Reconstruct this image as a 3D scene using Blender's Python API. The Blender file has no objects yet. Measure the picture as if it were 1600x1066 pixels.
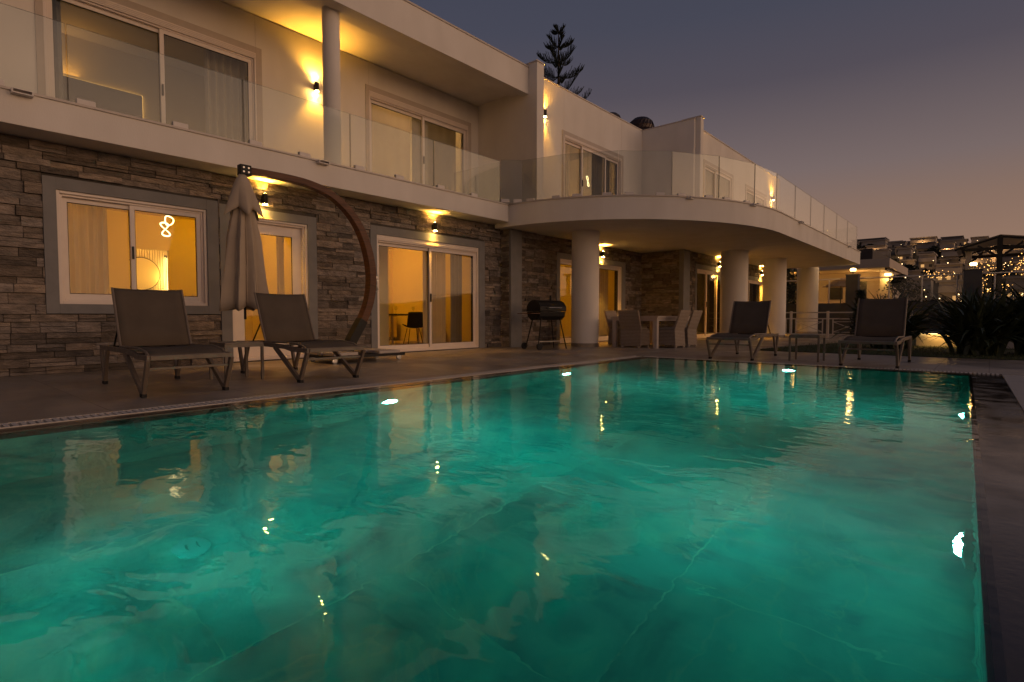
import bpy, bmesh, math, random
from mathutils import Vector, Matrix
from math import sin, cos, pi, radians, sqrt
random.seed(7)
D = bpy.data; SC = bpy.context.scene; COL = SC.collection

# ------------------------------------------------------------------ camera, sky, exposure
cam = D.objects.new('camera', D.cameras.new('camera')); COL.objects.link(cam); SC.camera = cam
cam.data.lens = 860/1600*36; cam.data.sensor_width = 36
cam.data.clip_start = .05; cam.data.clip_end = 3000
cam.location = (0, 0, .75)
cam.rotation_euler = (radians(90-2.4635), 0, radians(41.0157-90))

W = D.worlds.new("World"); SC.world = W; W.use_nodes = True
nt = W.node_tree; nt.nodes.clear()
def N(t, ty, **k):
    n = t.nodes.new(ty)
    for a, b in k.items(): setattr(n, a, b)
    return n
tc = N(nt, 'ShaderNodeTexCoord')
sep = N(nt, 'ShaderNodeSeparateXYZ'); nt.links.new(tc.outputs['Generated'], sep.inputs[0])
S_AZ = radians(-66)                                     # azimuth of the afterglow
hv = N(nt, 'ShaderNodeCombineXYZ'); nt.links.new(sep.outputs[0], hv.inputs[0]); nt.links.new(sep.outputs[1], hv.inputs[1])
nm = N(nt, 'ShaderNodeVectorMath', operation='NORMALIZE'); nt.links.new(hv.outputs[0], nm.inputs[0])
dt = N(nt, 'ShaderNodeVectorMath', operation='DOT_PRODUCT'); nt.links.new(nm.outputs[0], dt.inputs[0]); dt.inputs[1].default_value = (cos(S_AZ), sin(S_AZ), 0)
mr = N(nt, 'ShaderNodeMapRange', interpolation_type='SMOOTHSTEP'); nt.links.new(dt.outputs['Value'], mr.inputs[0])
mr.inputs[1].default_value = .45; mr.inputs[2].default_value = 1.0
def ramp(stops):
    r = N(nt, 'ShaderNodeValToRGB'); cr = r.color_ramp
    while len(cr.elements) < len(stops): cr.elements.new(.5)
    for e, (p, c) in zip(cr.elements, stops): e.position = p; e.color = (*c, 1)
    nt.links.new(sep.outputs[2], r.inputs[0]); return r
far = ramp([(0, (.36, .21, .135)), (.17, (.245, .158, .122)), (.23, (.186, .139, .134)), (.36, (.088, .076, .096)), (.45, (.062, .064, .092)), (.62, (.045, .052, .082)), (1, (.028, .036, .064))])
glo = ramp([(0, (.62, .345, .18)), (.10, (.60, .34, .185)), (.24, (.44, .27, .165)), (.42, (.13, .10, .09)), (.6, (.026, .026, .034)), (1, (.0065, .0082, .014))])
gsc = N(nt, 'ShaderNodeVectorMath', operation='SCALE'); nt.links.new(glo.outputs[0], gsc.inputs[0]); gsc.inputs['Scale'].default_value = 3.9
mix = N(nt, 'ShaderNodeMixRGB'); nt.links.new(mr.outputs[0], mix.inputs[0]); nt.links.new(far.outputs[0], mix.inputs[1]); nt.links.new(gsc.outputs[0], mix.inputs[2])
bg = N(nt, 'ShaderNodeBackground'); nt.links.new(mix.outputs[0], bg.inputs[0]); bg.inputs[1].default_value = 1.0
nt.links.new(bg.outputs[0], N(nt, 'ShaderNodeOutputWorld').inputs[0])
vs = SC.view_settings; SC.display_settings.display_device = 'sRGB'
vs.view_transform = 'Standard'; vs.look = 'None'; vs.exposure = 0; vs.gamma = 1
SC.cycles.use_denoising = True
SC.cycles.max_bounces = 10; SC.cycles.diffuse_bounces = 4; SC.cycles.transmission_bounces = 8; SC.cycles.transparent_max_bounces = 24; SC.cycles.volume_bounces = 1
SC.cycles.caustics_refractive = False; SC.cycles.caustics_reflective = False
SC.cycles.sample_clamp_indirect = 4

# ------------------------------------------------------------------ materials
def newmat(name):
    m = D.materials.new(name); m.use_nodes = True; t = m.node_tree; t.nodes.clear()
    o = N(t, 'ShaderNodeOutputMaterial'); return m, t, o
def pm(name, c1, c2=None, scale=8., rough=.6, bump=.0, metal=0., bscale=None, stretch=(1, 1, 1), attr=None, rvar=0., spec=.5, detail=6, trans=0, bdist=.01):
    m, t, o = newmat(name); p = N(t, 'ShaderNodeBsdfPrincipled'); t.links.new(p.outputs[0], o.inputs[0])
    c2 = c2 or tuple(min(1, v*.82) for v in c1)
    co = N(t, 'ShaderNodeTexCoord'); mp = N(t, 'ShaderNodeMapping'); mp.inputs['Scale'].default_value = stretch; t.links.new(co.outputs['Object'], mp.inputs[0])
    n = N(t, 'ShaderNodeTexNoise'); n.inputs['Scale'].default_value = scale; n.inputs['Detail'].default_value = detail; t.links.new(mp.outputs[0], n.inputs['Vector'])
    r = N(t, 'ShaderNodeMapRange'); t.links.new(n.outputs['Fac'], r.inputs[0]); r.inputs[1].default_value = .3; r.inputs[2].default_value = .7
    x = N(t, 'ShaderNodeMixRGB'); t.links.new(r.outputs[0], x.inputs[0]); x.inputs[1].default_value = (*c1, 1); x.inputs[2].default_value = (*c2, 1)
    out = x.outputs[0]
    if attr:
        a = N(t, 'ShaderNodeVertexColor'); a.layer_name = attr
        y = N(t, 'ShaderNodeMixRGB', blend_type='MULTIPLY'); y.inputs[0].default_value = 1; t.links.new(out, y.inputs[1]); t.links.new(a.outputs[0], y.inputs[2]); out = y.outputs[0]
    t.links.new(out, p.inputs['Base Color']); p.inputs['Roughness'].default_value = rough; p.inputs['Metallic'].default_value = metal
    p.inputs['Specular IOR Level'].default_value = spec
    if rvar:
        q = N(t, 'ShaderNodeMapRange'); t.links.new(n.outputs['Fac'], q.inputs[0]); q.inputs[1].default_value = .3; q.inputs[2].default_value = .7; q.inputs[3].default_value = rough-rvar; q.inputs[4].default_value = rough+rvar
        t.links.new(q.outputs[0], p.inputs['Roughness'])
    if bump:
        b = N(t, 'ShaderNodeBump'); b.inputs['Strength'].default_value = bump; b.inputs['Distance'].default_value = bdist
        n2 = N(t, 'ShaderNodeTexNoise'); n2.inputs['Scale'].default_value = bscale or scale*4; n2.inputs['Detail'].default_value = 8; t.links.new(mp.outputs[0], n2.inputs['Vector'])
        t.links.new(n2.outputs['Fac'], b.inputs['Height']); t.links.new(b.outputs[0], p.inputs['Normal'])
    if trans:
        tr = N(t, 'ShaderNodeBsdfTranslucent'); t.links.new(out, tr.inputs[0]); ms = N(t, 'ShaderNodeMixShader'); ms.inputs[0].default_value = trans
        t.links.new(p.outputs[0], ms.inputs[1]); t.links.new(tr.outputs[0], ms.inputs[2]); t.links.new(ms.outputs[0], o.inputs[0])
    return m
def em(name, c, s):
    m, t, o = newmat(name); e = N(t, 'ShaderNodeEmission'); e.inputs[0].default_value = (*c, 1); e.inputs[1].default_value = s; t.links.new(e.outputs[0], o.inputs[0]); return m
def glass(name, tint=(.93, .96, .94), refl=.9, ior=1.5):
    m, t, o = newmat(name)
    tr = N(t, 'ShaderNodeBsdfTransparent'); tr.inputs[0].default_value = (*tint, 1)
    gl = N(t, 'ShaderNodeBsdfGlossy'); gl.inputs['Roughness'].default_value = 0.0; gl.inputs[0].default_value = (refl, refl, refl, 1)
    fr = N(t, 'ShaderNodeFresnel'); ge = N(t, 'ShaderNodeNewGeometry'); iq = N(t, 'ShaderNodeMapRange'); t.links.new(ge.outputs['Backfacing'], iq.inputs[0]); iq.inputs[3].default_value = ior; iq.inputs[4].default_value = 1/ior; t.links.new(iq.outputs[0], fr.inputs[0])
    ms = N(t, 'ShaderNodeMixShader'); t.links.new(fr.outputs[0], ms.inputs[0]); t.links.new(tr.outputs[0], ms.inputs[1]); t.links.new(gl.outputs[0], ms.inputs[2]); t.links.new(ms.outputs[0], o.inputs[0])
    return m
M = dict(
 plaster=pm('white_plaster', (.81, .775, .735), (.71, .675, .63), 1.6, .85, .3, stretch=(1, 1, .4), bscale=60, bdist=.004),
 soffit=pm('soffit_plaster', (.76, .73, .70), (.70, .67, .64), .9, .9, .15, bscale=50, bdist=.004),
 stone=pm('ledger_stone', (.34, .295, .25), (.15, .135, .118), 7, .9, 1.0, bscale=17, stretch=(1, 1, 2.6), attr='tone', bdist=.035),
 mortar=pm('stone_backing', (.09, .08, .075), (.06, .055, .05), 9, .95, .5),
 trim=pm('grey_render_trim', (.235, .235, .24), (.20, .20, .205), 5, .8, .3, bscale=70, bdist=.003),
 trimup=pm('beige_reveal', (.56, .49, .43), (.50, .44, .39), 5, .8, .2, bscale=70, bdist=.003),
 frame=pm('white_window_frame', (.78, .70, .64), (.74, .66, .61), 6, .35, .05),
 gasket=pm('dark_gasket', (.03, .03, .03), None, 9, .6),
 pane=glass('window_glass', (.93, .94, .92), .45),
 bal=glass('balustrade_glass', (.88, .90, .885), .9, 1.55), baledge=pm('glass_edge', (.05, .07, .065), (.03, .05, .045), 20, .25),
 clamp=pm('white_clamp', (.70, .66, .63), (.62, .58, .56), 12, .4), steel=pm('brushed_steel', (.6, .6, .6), (.5, .5, .5), 20, .3, metal=1),
 coping=pm('parapet_coping', (.62, .56, .51), (.52, .47, .43), 5, .5, .1),
 black=pm('black_metal', (.016, .014, .014), (.009, .009, .009), 20, .55, spec=.3), rubber=pm('black_rubber', (.015, .015, .015), None, 20, .8),
 room=pm('warm_interior_wall', (.80, .70, .42), (.77, .67, .40), 2, .9), roomfl=pm('interior_floor', (.50, .42, .34), (.44, .37, .30), 3, .5), slat=pm('fluted_panel', (.85, .70, .45), (.8, .65, .4), 3, .6),
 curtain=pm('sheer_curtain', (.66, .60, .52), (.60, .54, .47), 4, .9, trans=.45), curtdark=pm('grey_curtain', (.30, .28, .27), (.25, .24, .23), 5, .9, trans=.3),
 bed=pm('brown_upholstery', (.10, .065, .045), (.07, .05, .035), 5, .85, .2),
 ltube=pm('taupe_aluminium', (.20, .158, .12), (.155, .125, .10), 12, .45, .1, rvar=.08), sling=pm('taupe_sling', (.14, .112, .088), (.105, .085, .067), 3, .9, .5, spec=.25, bscale=400, bdist=.002, trans=.12),
 canvas=pm('beige_canvas', (.47, .39, .30), (.38, .315, .25), 3, .95, .35, bscale=180, bdist=.003),
 awning=pm('pale_awning', (.62, .55, .46), (.55, .48, .40), 3, .95, trans=.55),
 wood=pm('varnished_wood', (.125, .040, .014), (.06, .020, .008), 4, .42, .1, spec=.3, stretch=(1, 1, 9), rvar=.08),
 slabst=pm('base_slab', (.52, .46, .42), (.44, .39, .36), 5, .6, .2),
 wicker=None, table=pm('pale_table', (.55, .47, .41), (.48, .41, .36), 4, .5, .1),
 pool=None, water=None, deck=None,
 darkst=pm('wet_dark_stone', (.055, .040, .036), (.022, .017, .016), 3.5, .15, .3, bscale=30, rvar=.13, bdist=.003),
 paving=pm('light_paving', (.36, .33, .32), (.31, .29, .28), 5, .75, .3, bscale=80, bdist=.003),
 grate=pm('white_grate', (.66, .61, .57), (.58, .54, .50), 30, .5),
 soil=pm('terrain_soil', (.07, .06, .045), (.045, .045, .03), .4, .95, .3), grass=pm('grass_blades', (.055, .085, .022), (.028, .045, .014), 3, .8), turf=pm('turf', (.035, .05, .016), (.02, .03, .011), 4, .95, .5),
 leaf=pm('strap_leaf', (.075, .095, .045), (.032, .045, .026), 4, .45), leafd=pm('dark_leaf', (.035, .05, .024), (.014, .022, .012), 6, .6), needle=pm('araucaria_needle', (.020, .030, .018), (.010, .016, .012), 5, .8), bark=pm('bark', (.07, .05, .035), (.04, .03, .02), 14, .95, .6),
 greyw=pm('grey_garden_wall', (.105, .105, .11), (.085, .085, .09), 3, .9, .2), white=pm('white_paint', (.62, .58, .55), (.55, .51, .48), 8, .5),
 cowl=pm('roof_cowl', (.06, .035, .03), (.03, .02, .02), 10, .4, metal=.4), roofd=pm('dark_roof', (.05, .04, .038), (.035, .03, .03), 2, .8),
 nbw=pm('neighbour_wall', (.55, .46, .38), (.48, .40, .33), 1, .85), nbg=pm('neighbour_grey', (.16, .14, .14), (.13, .12, .12), 1, .85),
 hill=pm('hill_ground', (.055, .045, .035), (.020, .022, .016), .06, .95, .4, bscale=.4), hw1=pm('far_white_wall', (.44, .39, .35), (.34, .31, .28), .3, .9), hw2=pm('far_grey_wall', (.20, .19, .20), (.16, .15, .16), .3, .9), fwin=pm('far_dark_window', (.03, .03, .035), None, 2, .3),
 scrub=pm('scrub_leaves', (.022, .030, .016), (.010, .014, .008), 1, .9),
 Lwall=em('wall_lamp_glow', (1, .56, .13), 330), Lpool=em('pool_lamp_glow', (1, .98, .82), 110), Lled=em('led_strip', (1, .72, .28), 14), Lpend=em('pendant_glow', (1, .74, .34), 4.5),
 Lfar=em('far_lit_window', (1, .52, .18), .75), Lfarb=em('far_lamp', (1, .66, .3), 7), Lglobe=em('lantern_globe', (1, .62, .22), 8), Lstring=em('string_bulb', (1, .48, .12), 4), Ldown=em('downlight', (1, .8, .4), 12), Lbed=em('bed_led', (1, .5, .12), 1.6), Llow=em('low_led', (1, .62, .2), 7),
)
def wicker():
    m, t, o = newmat('woven_wicker'); p = N(t, 'ShaderNodeBsdfPrincipled'); t.links.new(p.outputs[0], o.inputs[0]); co = N(t, 'ShaderNodeTexCoord')
    w = N(t, 'ShaderNodeTexWave', bands_direction='Z'); w.inputs['Scale'].default_value = 9; w.inputs['Distortion'].default_value = 2.5; w.inputs['Detail Scale'].default_value = 6; t.links.new(co.outputs['Object'], w.inputs[0])
    r = N(t, 'ShaderNodeMixRGB'); r.inputs[1].default_value = (.24, .185, .14, 1); r.inputs[2].default_value = (.42, .34, .27, 1); t.links.new(w.outputs['Fac'], r.inputs[0]); t.links.new(r.outputs[0], p.inputs['Base Color'])
    b = N(t, 'ShaderNodeBump'); b.inputs['Strength'].default_value = .7; b.inputs['Distance'].default_value = .01; t.links.new(w.outputs['Fac'], b.inputs['Height']); t.links.new(b.outputs[0], p.inputs['Normal']); p.inputs['Roughness'].default_value = .7
    return m
M['wicker'] = wicker()
def tiles(name, sx, sy, cA, cB, joint, marble=False, rough=.5, off=.5):
    m, t, o = newmat(name); p = N(t, 'ShaderNodeBsdfPrincipled'); t.links.new(p.outputs[0], o.inputs[0]); co = N(t, 'ShaderNodeTexCoord')
    br = N(t, 'ShaderNodeTexBrick'); br.offset = off; br.inputs['Scale'].default_value = 1; br.inputs['Brick Width'].default_value = sx; br.inputs['Row Height'].default_value = sy
    br.inputs['Mortar Size'].default_value = .006 if marble else .004; br.inputs['Mortar Smooth'].default_value = .2; br.inputs['Bias'].default_value = 0
    br.inputs['Color1'].default_value = (*cA, 1); br.inputs['Color2'].default_value = (*cB, 1); br.inputs['Mortar'].default_value = (*joint, 1); t.links.new(co.outputs['Object'], br.inputs[0])
    out = br.outputs[0]
    # shift the stone pattern from tile to tile
    va = N(t, 'ShaderNodeVectorMath', operation='MULTIPLY_ADD'); t.links.new(br.outputs[0], va.inputs[0]); va.inputs[1].default_value = (60, 37, 11) if marble else (9, 5, 2); t.links.new(co.outputs['Object'], va.inputs[2])
    n = N(t, 'ShaderNodeTexNoise'); n.inputs['Scale'].default_value = 1.1 if marble else 3.0; n.inputs['Detail'].default_value = 9; n.inputs['Distortion'].default_value = 2.6 if marble else .6; t.links.new(va.outputs[0], n.inputs['Vector'])
    cr = N(t, 'ShaderNodeValToRGB'); e = cr.color_ramp.elements
    if marble:
        e[0].position = .30; e[0].color = (.24, .32, .35, 1); e[1].position = .72; e[1].color = (1.35, 1.28, 1.1, 1)
        x = cr.color_ramp.elements.new(.50); x.color = (.72, .86, .82, 1)
    else:
        e[0].position = .3; e[0].color = (.8, .8, .8, 1); e[1].position = .75; e[1].color = (1.12, 1.1, 1.08, 1)
    t.links.new(n.outputs['Fac'], cr.inputs[0])
    mu = N(t, 'ShaderNodeMixRGB', blend_type='MULTIPLY'); mu.inputs[0].default_value = 1; t.links.new(out, mu.inputs[1]); t.links.new(cr.outputs[0], mu.inputs[2]); t.links.new(mu.outputs[0], p.inputs['Base Color'])
    if marble:   # thin pale veins
        n2 = N(t, 'ShaderNodeTexNoise'); n2.inputs['Scale'].default_value = .9; n2.inputs['Detail'].default_value = 7; n2.inputs['Distortion'].default_value = 1.4; t.links.new(va.outputs[0], n2.inputs['Vector'])
        c2 = N(t, 'ShaderNodeValToRGB'); q = c2.color_ramp.elements; q[0].position = .485; q[0].color = (0, 0, 0, 1); q[1].position = .515; q[1].color = (0, 0, 0, 1); z = q.new(.5); z.color = (.3, .3, .3, 1); t.links.new(n2.outputs['Fac'], c2.inputs[0])
        m2 = N(t, 'ShaderNodeMixRGB'); t.links.new(c2.outputs[0], m2.inputs[0]); t.links.new(mu.outputs[0], m2.inputs[1]); m2.inputs[2].default_value = (.75, .68, .45, 1); t.links.new(m2.outputs[0], p.inputs['Base Color'])
    p.inputs['Roughness'].default_value = rough
    if not marble:
        n3 = N(t, 'ShaderNodeTexNoise'); n3.inputs['Scale'].default_value = .8; n3.inputs['Detail'].default_value = 8; n3.inputs['Distortion'].default_value = .8; t.links.new(co.outputs['Object'], n3.inputs['Vector'])
        q3 = N(t, 'ShaderNodeMapRange'); t.links.new(n3.outputs['Fac'], q3.inputs[0]); q3.inputs[1].default_value = .42; q3.inputs[2].default_value = .6; q3.inputs[3].default_value = .28; q3.inputs[4].default_value = .62; t.links.new(q3.outputs[0], p.inputs['Roughness'])
        q4 = N(t, 'ShaderNodeMapRange'); t.links.new(n3.outputs['Fac'], q4.inputs[0]); q4.inputs[1].default_value = .38; q4.inputs[2].default_value = .62; q4.inputs[3].default_value = .80; q4.inputs[4].default_value = 1.06
        m4 = N(t, 'ShaderNodeVectorMath', operation='SCALE'); t.links.new(mu.outputs[0], m4.inputs[0]); t.links.new(q4.outputs[0], m4.inputs['Scale']); t.links.new(m4.outputs[0], p.inputs['Base Color'])
    b = N(t, 'ShaderNodeBump'); b.inputs['Strength'].default_value = .3; b.inputs['Distance'].default_value = .004; b.invert = True; t.links.new(br.outputs['Fac'], b.inputs['Height']); t.links.new(b.outputs[0], p.inputs['Normal'])
    return m
M['deck'] = tiles('terrace_tiles', 1.2, .6, (.31, .26, .215), (.37, .32, .27), (.11, .09, .075), rough=.5, off=0)
M['pool'] = tiles('marble_pool_tiles', 1.8, 1.2, (.30, .50, .47), (.42, .64, .60), (.54, .72, .62), marble=True, rough=.5, off=.5)
def water():
    m, t, o = newmat('pool_water'); p = N(t, 'ShaderNodeBsdfPrincipled'); t.links.new(p.outputs[0], o.inputs[0])
    p.inputs['Base Color'].default_value = (1, 1, 1, 1); p.inputs['Roughness'].default_value = 0; p.inputs['IOR'].default_value = 1.333; p.inputs['Transmission Weight'].default_value = 1
    co = N(t, 'ShaderNodeTexCoord'); mp = N(t, 'ShaderNodeMapping'); mp.inputs['Rotation'].default_value = (0, 0, radians(-38)); mp.inputs['Scale'].default_value = (1.0, .55, 1); t.links.new(co.outputs['Object'], mp.inputs[0])
    def nz(s, d, dist=0):
        n = N(t, 'ShaderNodeTexNoise'); n.inputs['Scale'].default_value = s; n.inputs['Detail'].default_value = d; n.inputs['Distortion'].default_value = dist; t.links.new(mp.outputs[0], n.inputs['Vector']); return n.outputs['Fac']
    prev = None
    for s, d, dist, h in ((.9, 1, .4, .010), (4.5, 2, .8, .0046), (11., 2, .5, .0010)):
        b = N(t, 'ShaderNodeBump'); b.inputs['Strength'].default_value = 1; b.inputs['Distance'].default_value = h*WAVE; t.links.new(nz(s, d, dist), b.inputs['Height'])
        if prev: t.links.new(prev, b.inputs['Normal'])
        prev = b.outputs[0]
    t.links.new(prev, p.inputs['Normal'])
    a = N(t, 'ShaderNodeVolumeAbsorption'); a.inputs[0].default_value = (.0, .916, .902, 1); a.inputs[1].default_value = 1.55
    s = N(t, 'ShaderNodeVolumeScatter'); s.inputs[0].default_value = (.95, 1, .93, 1); s.inputs[1].default_value = .12; s.inputs[2].default_value = .0
    ad = N(t, 'ShaderNodeAddShader'); t.links.new(a.outputs[0], ad.inputs[0]); t.links.new(s.outputs[0], ad.inputs[1]); t.links.new(ad.outputs[0], o.inputs['Volume'])
    return m
WAVE = 1.0
M['water'] = water()

# ------------------------------------------------------------------ mesh helpers
class MB:
    def __init__(s): s.v = []; s.f = []; s.m = []; s.c = []; s.col = None
    def add(s, vs_, fs, mi=0):
        b = len(s.v); s.v += [tuple(v) for v in vs_]
        for f in fs: s.f.append([b+i for i in f]); s.m.append(mi); s.c.append(s.col)
    def box(s, x0, y0, z0, x1, y1, z1, mi=0, T=None):
        if x0 > x1: x0, x1 = x1, x0
        if y0 > y1: y0, y1 = y1, y0
        if z0 > z1: z0, z1 = z1, z0
        v = [(x0, y0, z0), (x1, y0, z0), (x1, y1, z0), (x0, y1, z0), (x0, y0, z1), (x1, y0, z1), (x1, y1, z1), (x0, y1, z1)]
        if T: v = [T(*p) for p in v]
        s.add(v, [(0, 3, 2, 1), (4, 5, 6, 7), (0, 1, 5, 4), (1, 2, 6, 5), (2, 3, 7, 6), (3, 0, 4, 7)], mi)
    def tube(s, pts, r, n=8, mi=0, cap=True, up=(0, 0, 1), flat=None):
        pts = [Vector(p) for p in pts]; k = len(pts); rs = r if isinstance(r, (list, tuple)) else [r]*k
        rings = []
        for i, p in enumerate(pts):
            d = (pts[min(i+1, k-1)]-pts[max(i-1, 0)]).normalized(); u = Vector(up)
            if abs(d.dot(u)) > .98: u = Vector((1, 0, 0)) if abs(d.x) < .9 else Vector((0, 1, 0))
            a = d.cross(u).normalized(); b = a.cross(d).normalized()
            if flat:   # rectangular section: flat=(wa,wb)
                wa, wb = flat; q = rs[i]/rs[0]
                rings.append([p+a*wa*q*x+b*wb*q*y for x, y in ((-1, -1), (1, -1), (1, 1), (-1, 1))])
            else: rings.append([p+(a*cos(2*pi*j/n)+b*sin(2*pi*j/n))*rs[i] for j in range(n)])
        n = len(rings[0]); vs_ = [q for R_ in rings for q in R_]; fs = []
        for i in range(k-1):
            for j in range(n): fs.append((i*n+j, i*n+(j+1) % n, (i+1)*n+(j+1) % n, (i+1)*n+j))
        if cap: fs.append(tuple(range(n-1, -1, -1))); fs.append(tuple((k-1)*n+j for j in range(n)))
        s.add(vs_, fs, mi)
    def lathe(s, c, prof, n=32, mi=0, axis='z'):
        vs_ = []; fs = []
        for r, z in prof:
            for j in range(n):
                a = 2*pi*j/n; p = (r*cos(a), r*sin(a), z)
                if axis == 'x': p = (z, p[0], p[1])
                if axis == 'y': p = (p[0], z, p[1])
                vs_.append((c[0]+p[0], c[1]+p[1], c[2]+p[2]))
        for i in range(len(prof)-1):
            for j in range(n): fs.append((i*n+j, i*n+(j+1) % n, (i+1)*n+(j+1) % n, (i+1)*n+j))
        if prof[0][0] > 1e-5: fs.append(tuple(range(n-1, -1, -1)))
        if prof[-1][0] > 1e-5: fs.append(tuple((len(prof)-1)*n+j for j in range(n)))
        s.add(vs_, fs, mi)
    def prism(s, poly, z0, z1, mi=0, T=None, mside=None):
        n = len(poly); v = [(x, y, z0) for x, y in poly]+[(x, y, z1) for x, y in poly]
        if T: v = [T(*p) for p in v]
        s.add(v, [tuple(range(n-1, -1, -1)), tuple(range(n, 2*n))], mi)
        s.add(v, [(i, (i+1) % n, n+(i+1) % n, n+i) for i in range(n)], mi if mside is None else mside)
    def sheet(s, rows, mi=0):
        k = len(rows[0]); s.add([p for r in rows for p in r], [(i*k+j, i*k+j+1, (i+1)*k+j+1, (i+1)*k+j) for i in range(len(rows)-1) for j in range(k-1)], mi)
    def build(s, name, mats, parent=None, smooth=False, bevel=0, kind=None, solid=0, sub=0):
        me = D.meshes.new(name)
        off = Vector((0, 0, 0)); q = parent
        while q: off = off+q.location; q = q.parent
        me.from_pydata([tuple(Vector(v)-off) for v in s.v], [], s.f)
        for mm in (mats if isinstance(mats, (list, tuple)) else [mats]): me.materials.append(M[mm] if isinstance(mm, str) else mm)
        me.polygons.foreach_set('material_index', s.m)
        if any(c is not None for c in s.c):
            ca = me.color_attributes.new('tone', 'FLOAT_COLOR', 'CORNER'); li = 0
            for pidx, pl in enumerate(me.polygons):
                c = s.c[pidx] or (1, 1, 1)
                for _ in range(pl.loop_total): ca.data[li].color = (*c, 1); li += 1
        bm = bmesh.new(); bm.from_mesh(me); bmesh.ops.recalc_face_normals(bm, faces=bm.faces) if not s.__dict__.get('keep') else None
        if smooth: bmesh.ops.remove_doubles(bm, verts=bm.verts, dist=1e-5)
        bm.to_mesh(me); bm.free()
        if smooth: me.polygons.foreach_set('use_smooth', [True]*len(me.polygons))
        me.update()
        if smooth:
            try: me.set_sharp_from_angle(angle=radians(40))
            except Exception: pass
        o = D.objects.new(name, me); COL.objects.link(o)
        if parent: o.parent = parent
        if kind: o['kind'] = kind
        if solid: mo = o.modifiers.new('s', 'SOLIDIFY'); mo.thickness = solid; mo.offset = 0
        if bevel:
            mo = o.modifiers.new('b', 'BEVEL'); mo.width = bevel; mo.segments = 2; mo.limit_method = 'ANGLE'; mo.harden_normals = False
        if sub: mo = o.modifiers.new('u', 'SUBSURF'); mo.levels = sub; mo.render_levels = sub
        return o
def tag(o, label=None, cat=None, group=None, kind=None):
    if label: o['label'] = label
    if cat: o['category'] = cat
    if group: o['group'] = group
    if kind: o['kind'] = kind
    return o
def root(name, label, cat, loc=(0, 0, 0), group=None):
    o = D.objects.new(name, None); COL.objects.link(o); o.location = loc; o.empty_display_size = .2
    return tag(o, label, cat, group)
def kids(o): return [c for c in COL.objects if c.parent == o]
def copy_tree(o, par=None, cm=None):
    if cm is None:
        cm = {}
        for c in COL.objects:
            if c.parent: cm.setdefault(c.parent.name, []).append(c)
    c = o.copy(); COL.objects.link(c); c.parent = par
    for k in cm.get(o.name, []): copy_tree(k, c, cm)
    return c
def light(kind, parent, loc, energy, color, size=.05, rot=(0, 0, 0), spot=None, blend=.5, name='light'):
    l = D.lights.new(name, kind); l.energy = energy; l.color = color
    if kind == 'SPOT': l.spot_size = radians(spot); l.spot_blend = blend; l.shadow_soft_size = size
    elif kind == 'AREA': l.size = size
    else: l.shadow_soft_size = size
    o = D.objects.new(name, l); COL.objects.link(o); o.parent = parent; o.location = loc; o.rotation_euler = rot; return o

# ------------------------------------------------------------------ ground, terrace and pool basin
PX0, PX1, PYL = .1, 9.5, 4.87                     # pool: near wall, far wall, house side
def yr(x): return -.07+.028*x                     # the edge on the open side
def frame_poly(mb, outer, inner, z0, z1):
    (a, b, c, d), (e, f, g, h) = outer, inner     # outer x0,y0,x1,y1
    mb.box(a, b, z0, e, d, z1); mb.box(g, b, z0, c, d, z1); mb.box(e, b, z0, g, f, z1); mb.box(e, h, z0, g, d, z1)
# far terrain with a hole for the pool
mb = MB()
xs = [-2500, -60, -.6, 10.2, 60, 130, 240, 2500]; ys = [-2500, -60, -1.2, 5.6, 30, 120, 2500]
for i in range(len(xs)-1):
    for j in range(len(ys)-1):
        if i == 2 and j == 2: continue
        z = -.25
        mb.add([(xs[i], ys[j], z), (xs[i+1], ys[j], z), (xs[i+1], ys[j+1], z), (xs[i], ys[j+1], z)], [(0, 1, 2, 3)])
mb.build('ground', 'soil', kind='structure')
# terrace tiles (thick slab pieces around the pool), far end up to the lawn
mb = MB()
mb.box(-8, 5.25, -.24, 9.75, 15, 0)
mb.box(9.75, -6, -.24, 13.0, 15, 0)
mb.box(13.0, 4.15, -.24, 30, 15, 0)
mb.box(-8, -6, -.24, -.15, 5.25, 0)
mb.build('terrace', 'deck', kind='structure')
mb = MB(); mb.prism([(-.15, -6), (9.75, -6), (9.75, -.13), (6.1, -.22), (-.15, -.30)], -.24, -.003); mb.build('paving', 'paving', kind='structure')
# dark stone coping
mb = MB()
mb.box(-.15, PYL, -.24, 9.62, 5.05, -.004)
mb.box(PX1+.0, yr(9.5), -.24, 9.62, PYL, -.004)
mb.prism([(-.15, -.296), (6.1, -.216), (9.62, -.128), (9.62, yr(9.62)), (-.15, yr(-.15))], -.24, -.012)
mb.box(-.15, yr(0), -.24, PX0, PYL, -.012)
mb.build('pool_coping', 'darkst', kind='structure')
# grate: separate slats on a dark channel
mb = MB(); mb.box(-.15, 5.05, -.20, 9.75, 5.25, -.022, 1); mb.box(9.62, -.12, -.20, 9.75, 5.05, -.022, 1)
x = -.1
while x < 9.6: mb.box(x, 5.057, -.02, x+.028, 5.243, .0); x += .046
y = -.10
while y < 5.04: mb.box(9.628, y, -.02, 9.742, y+.028, .0); y += .046
mb.box(-.15, 5.05, -.02, 9.62, 5.056, .001); mb.box(-.15, 5.2445, -.02, 9.75, 5.2495, .001)
tag(mb.build('overflow_grate', ['grate', 'rubber']), 'white slatted overflow grate along the house side and far end of the pool', 'grate')
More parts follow.
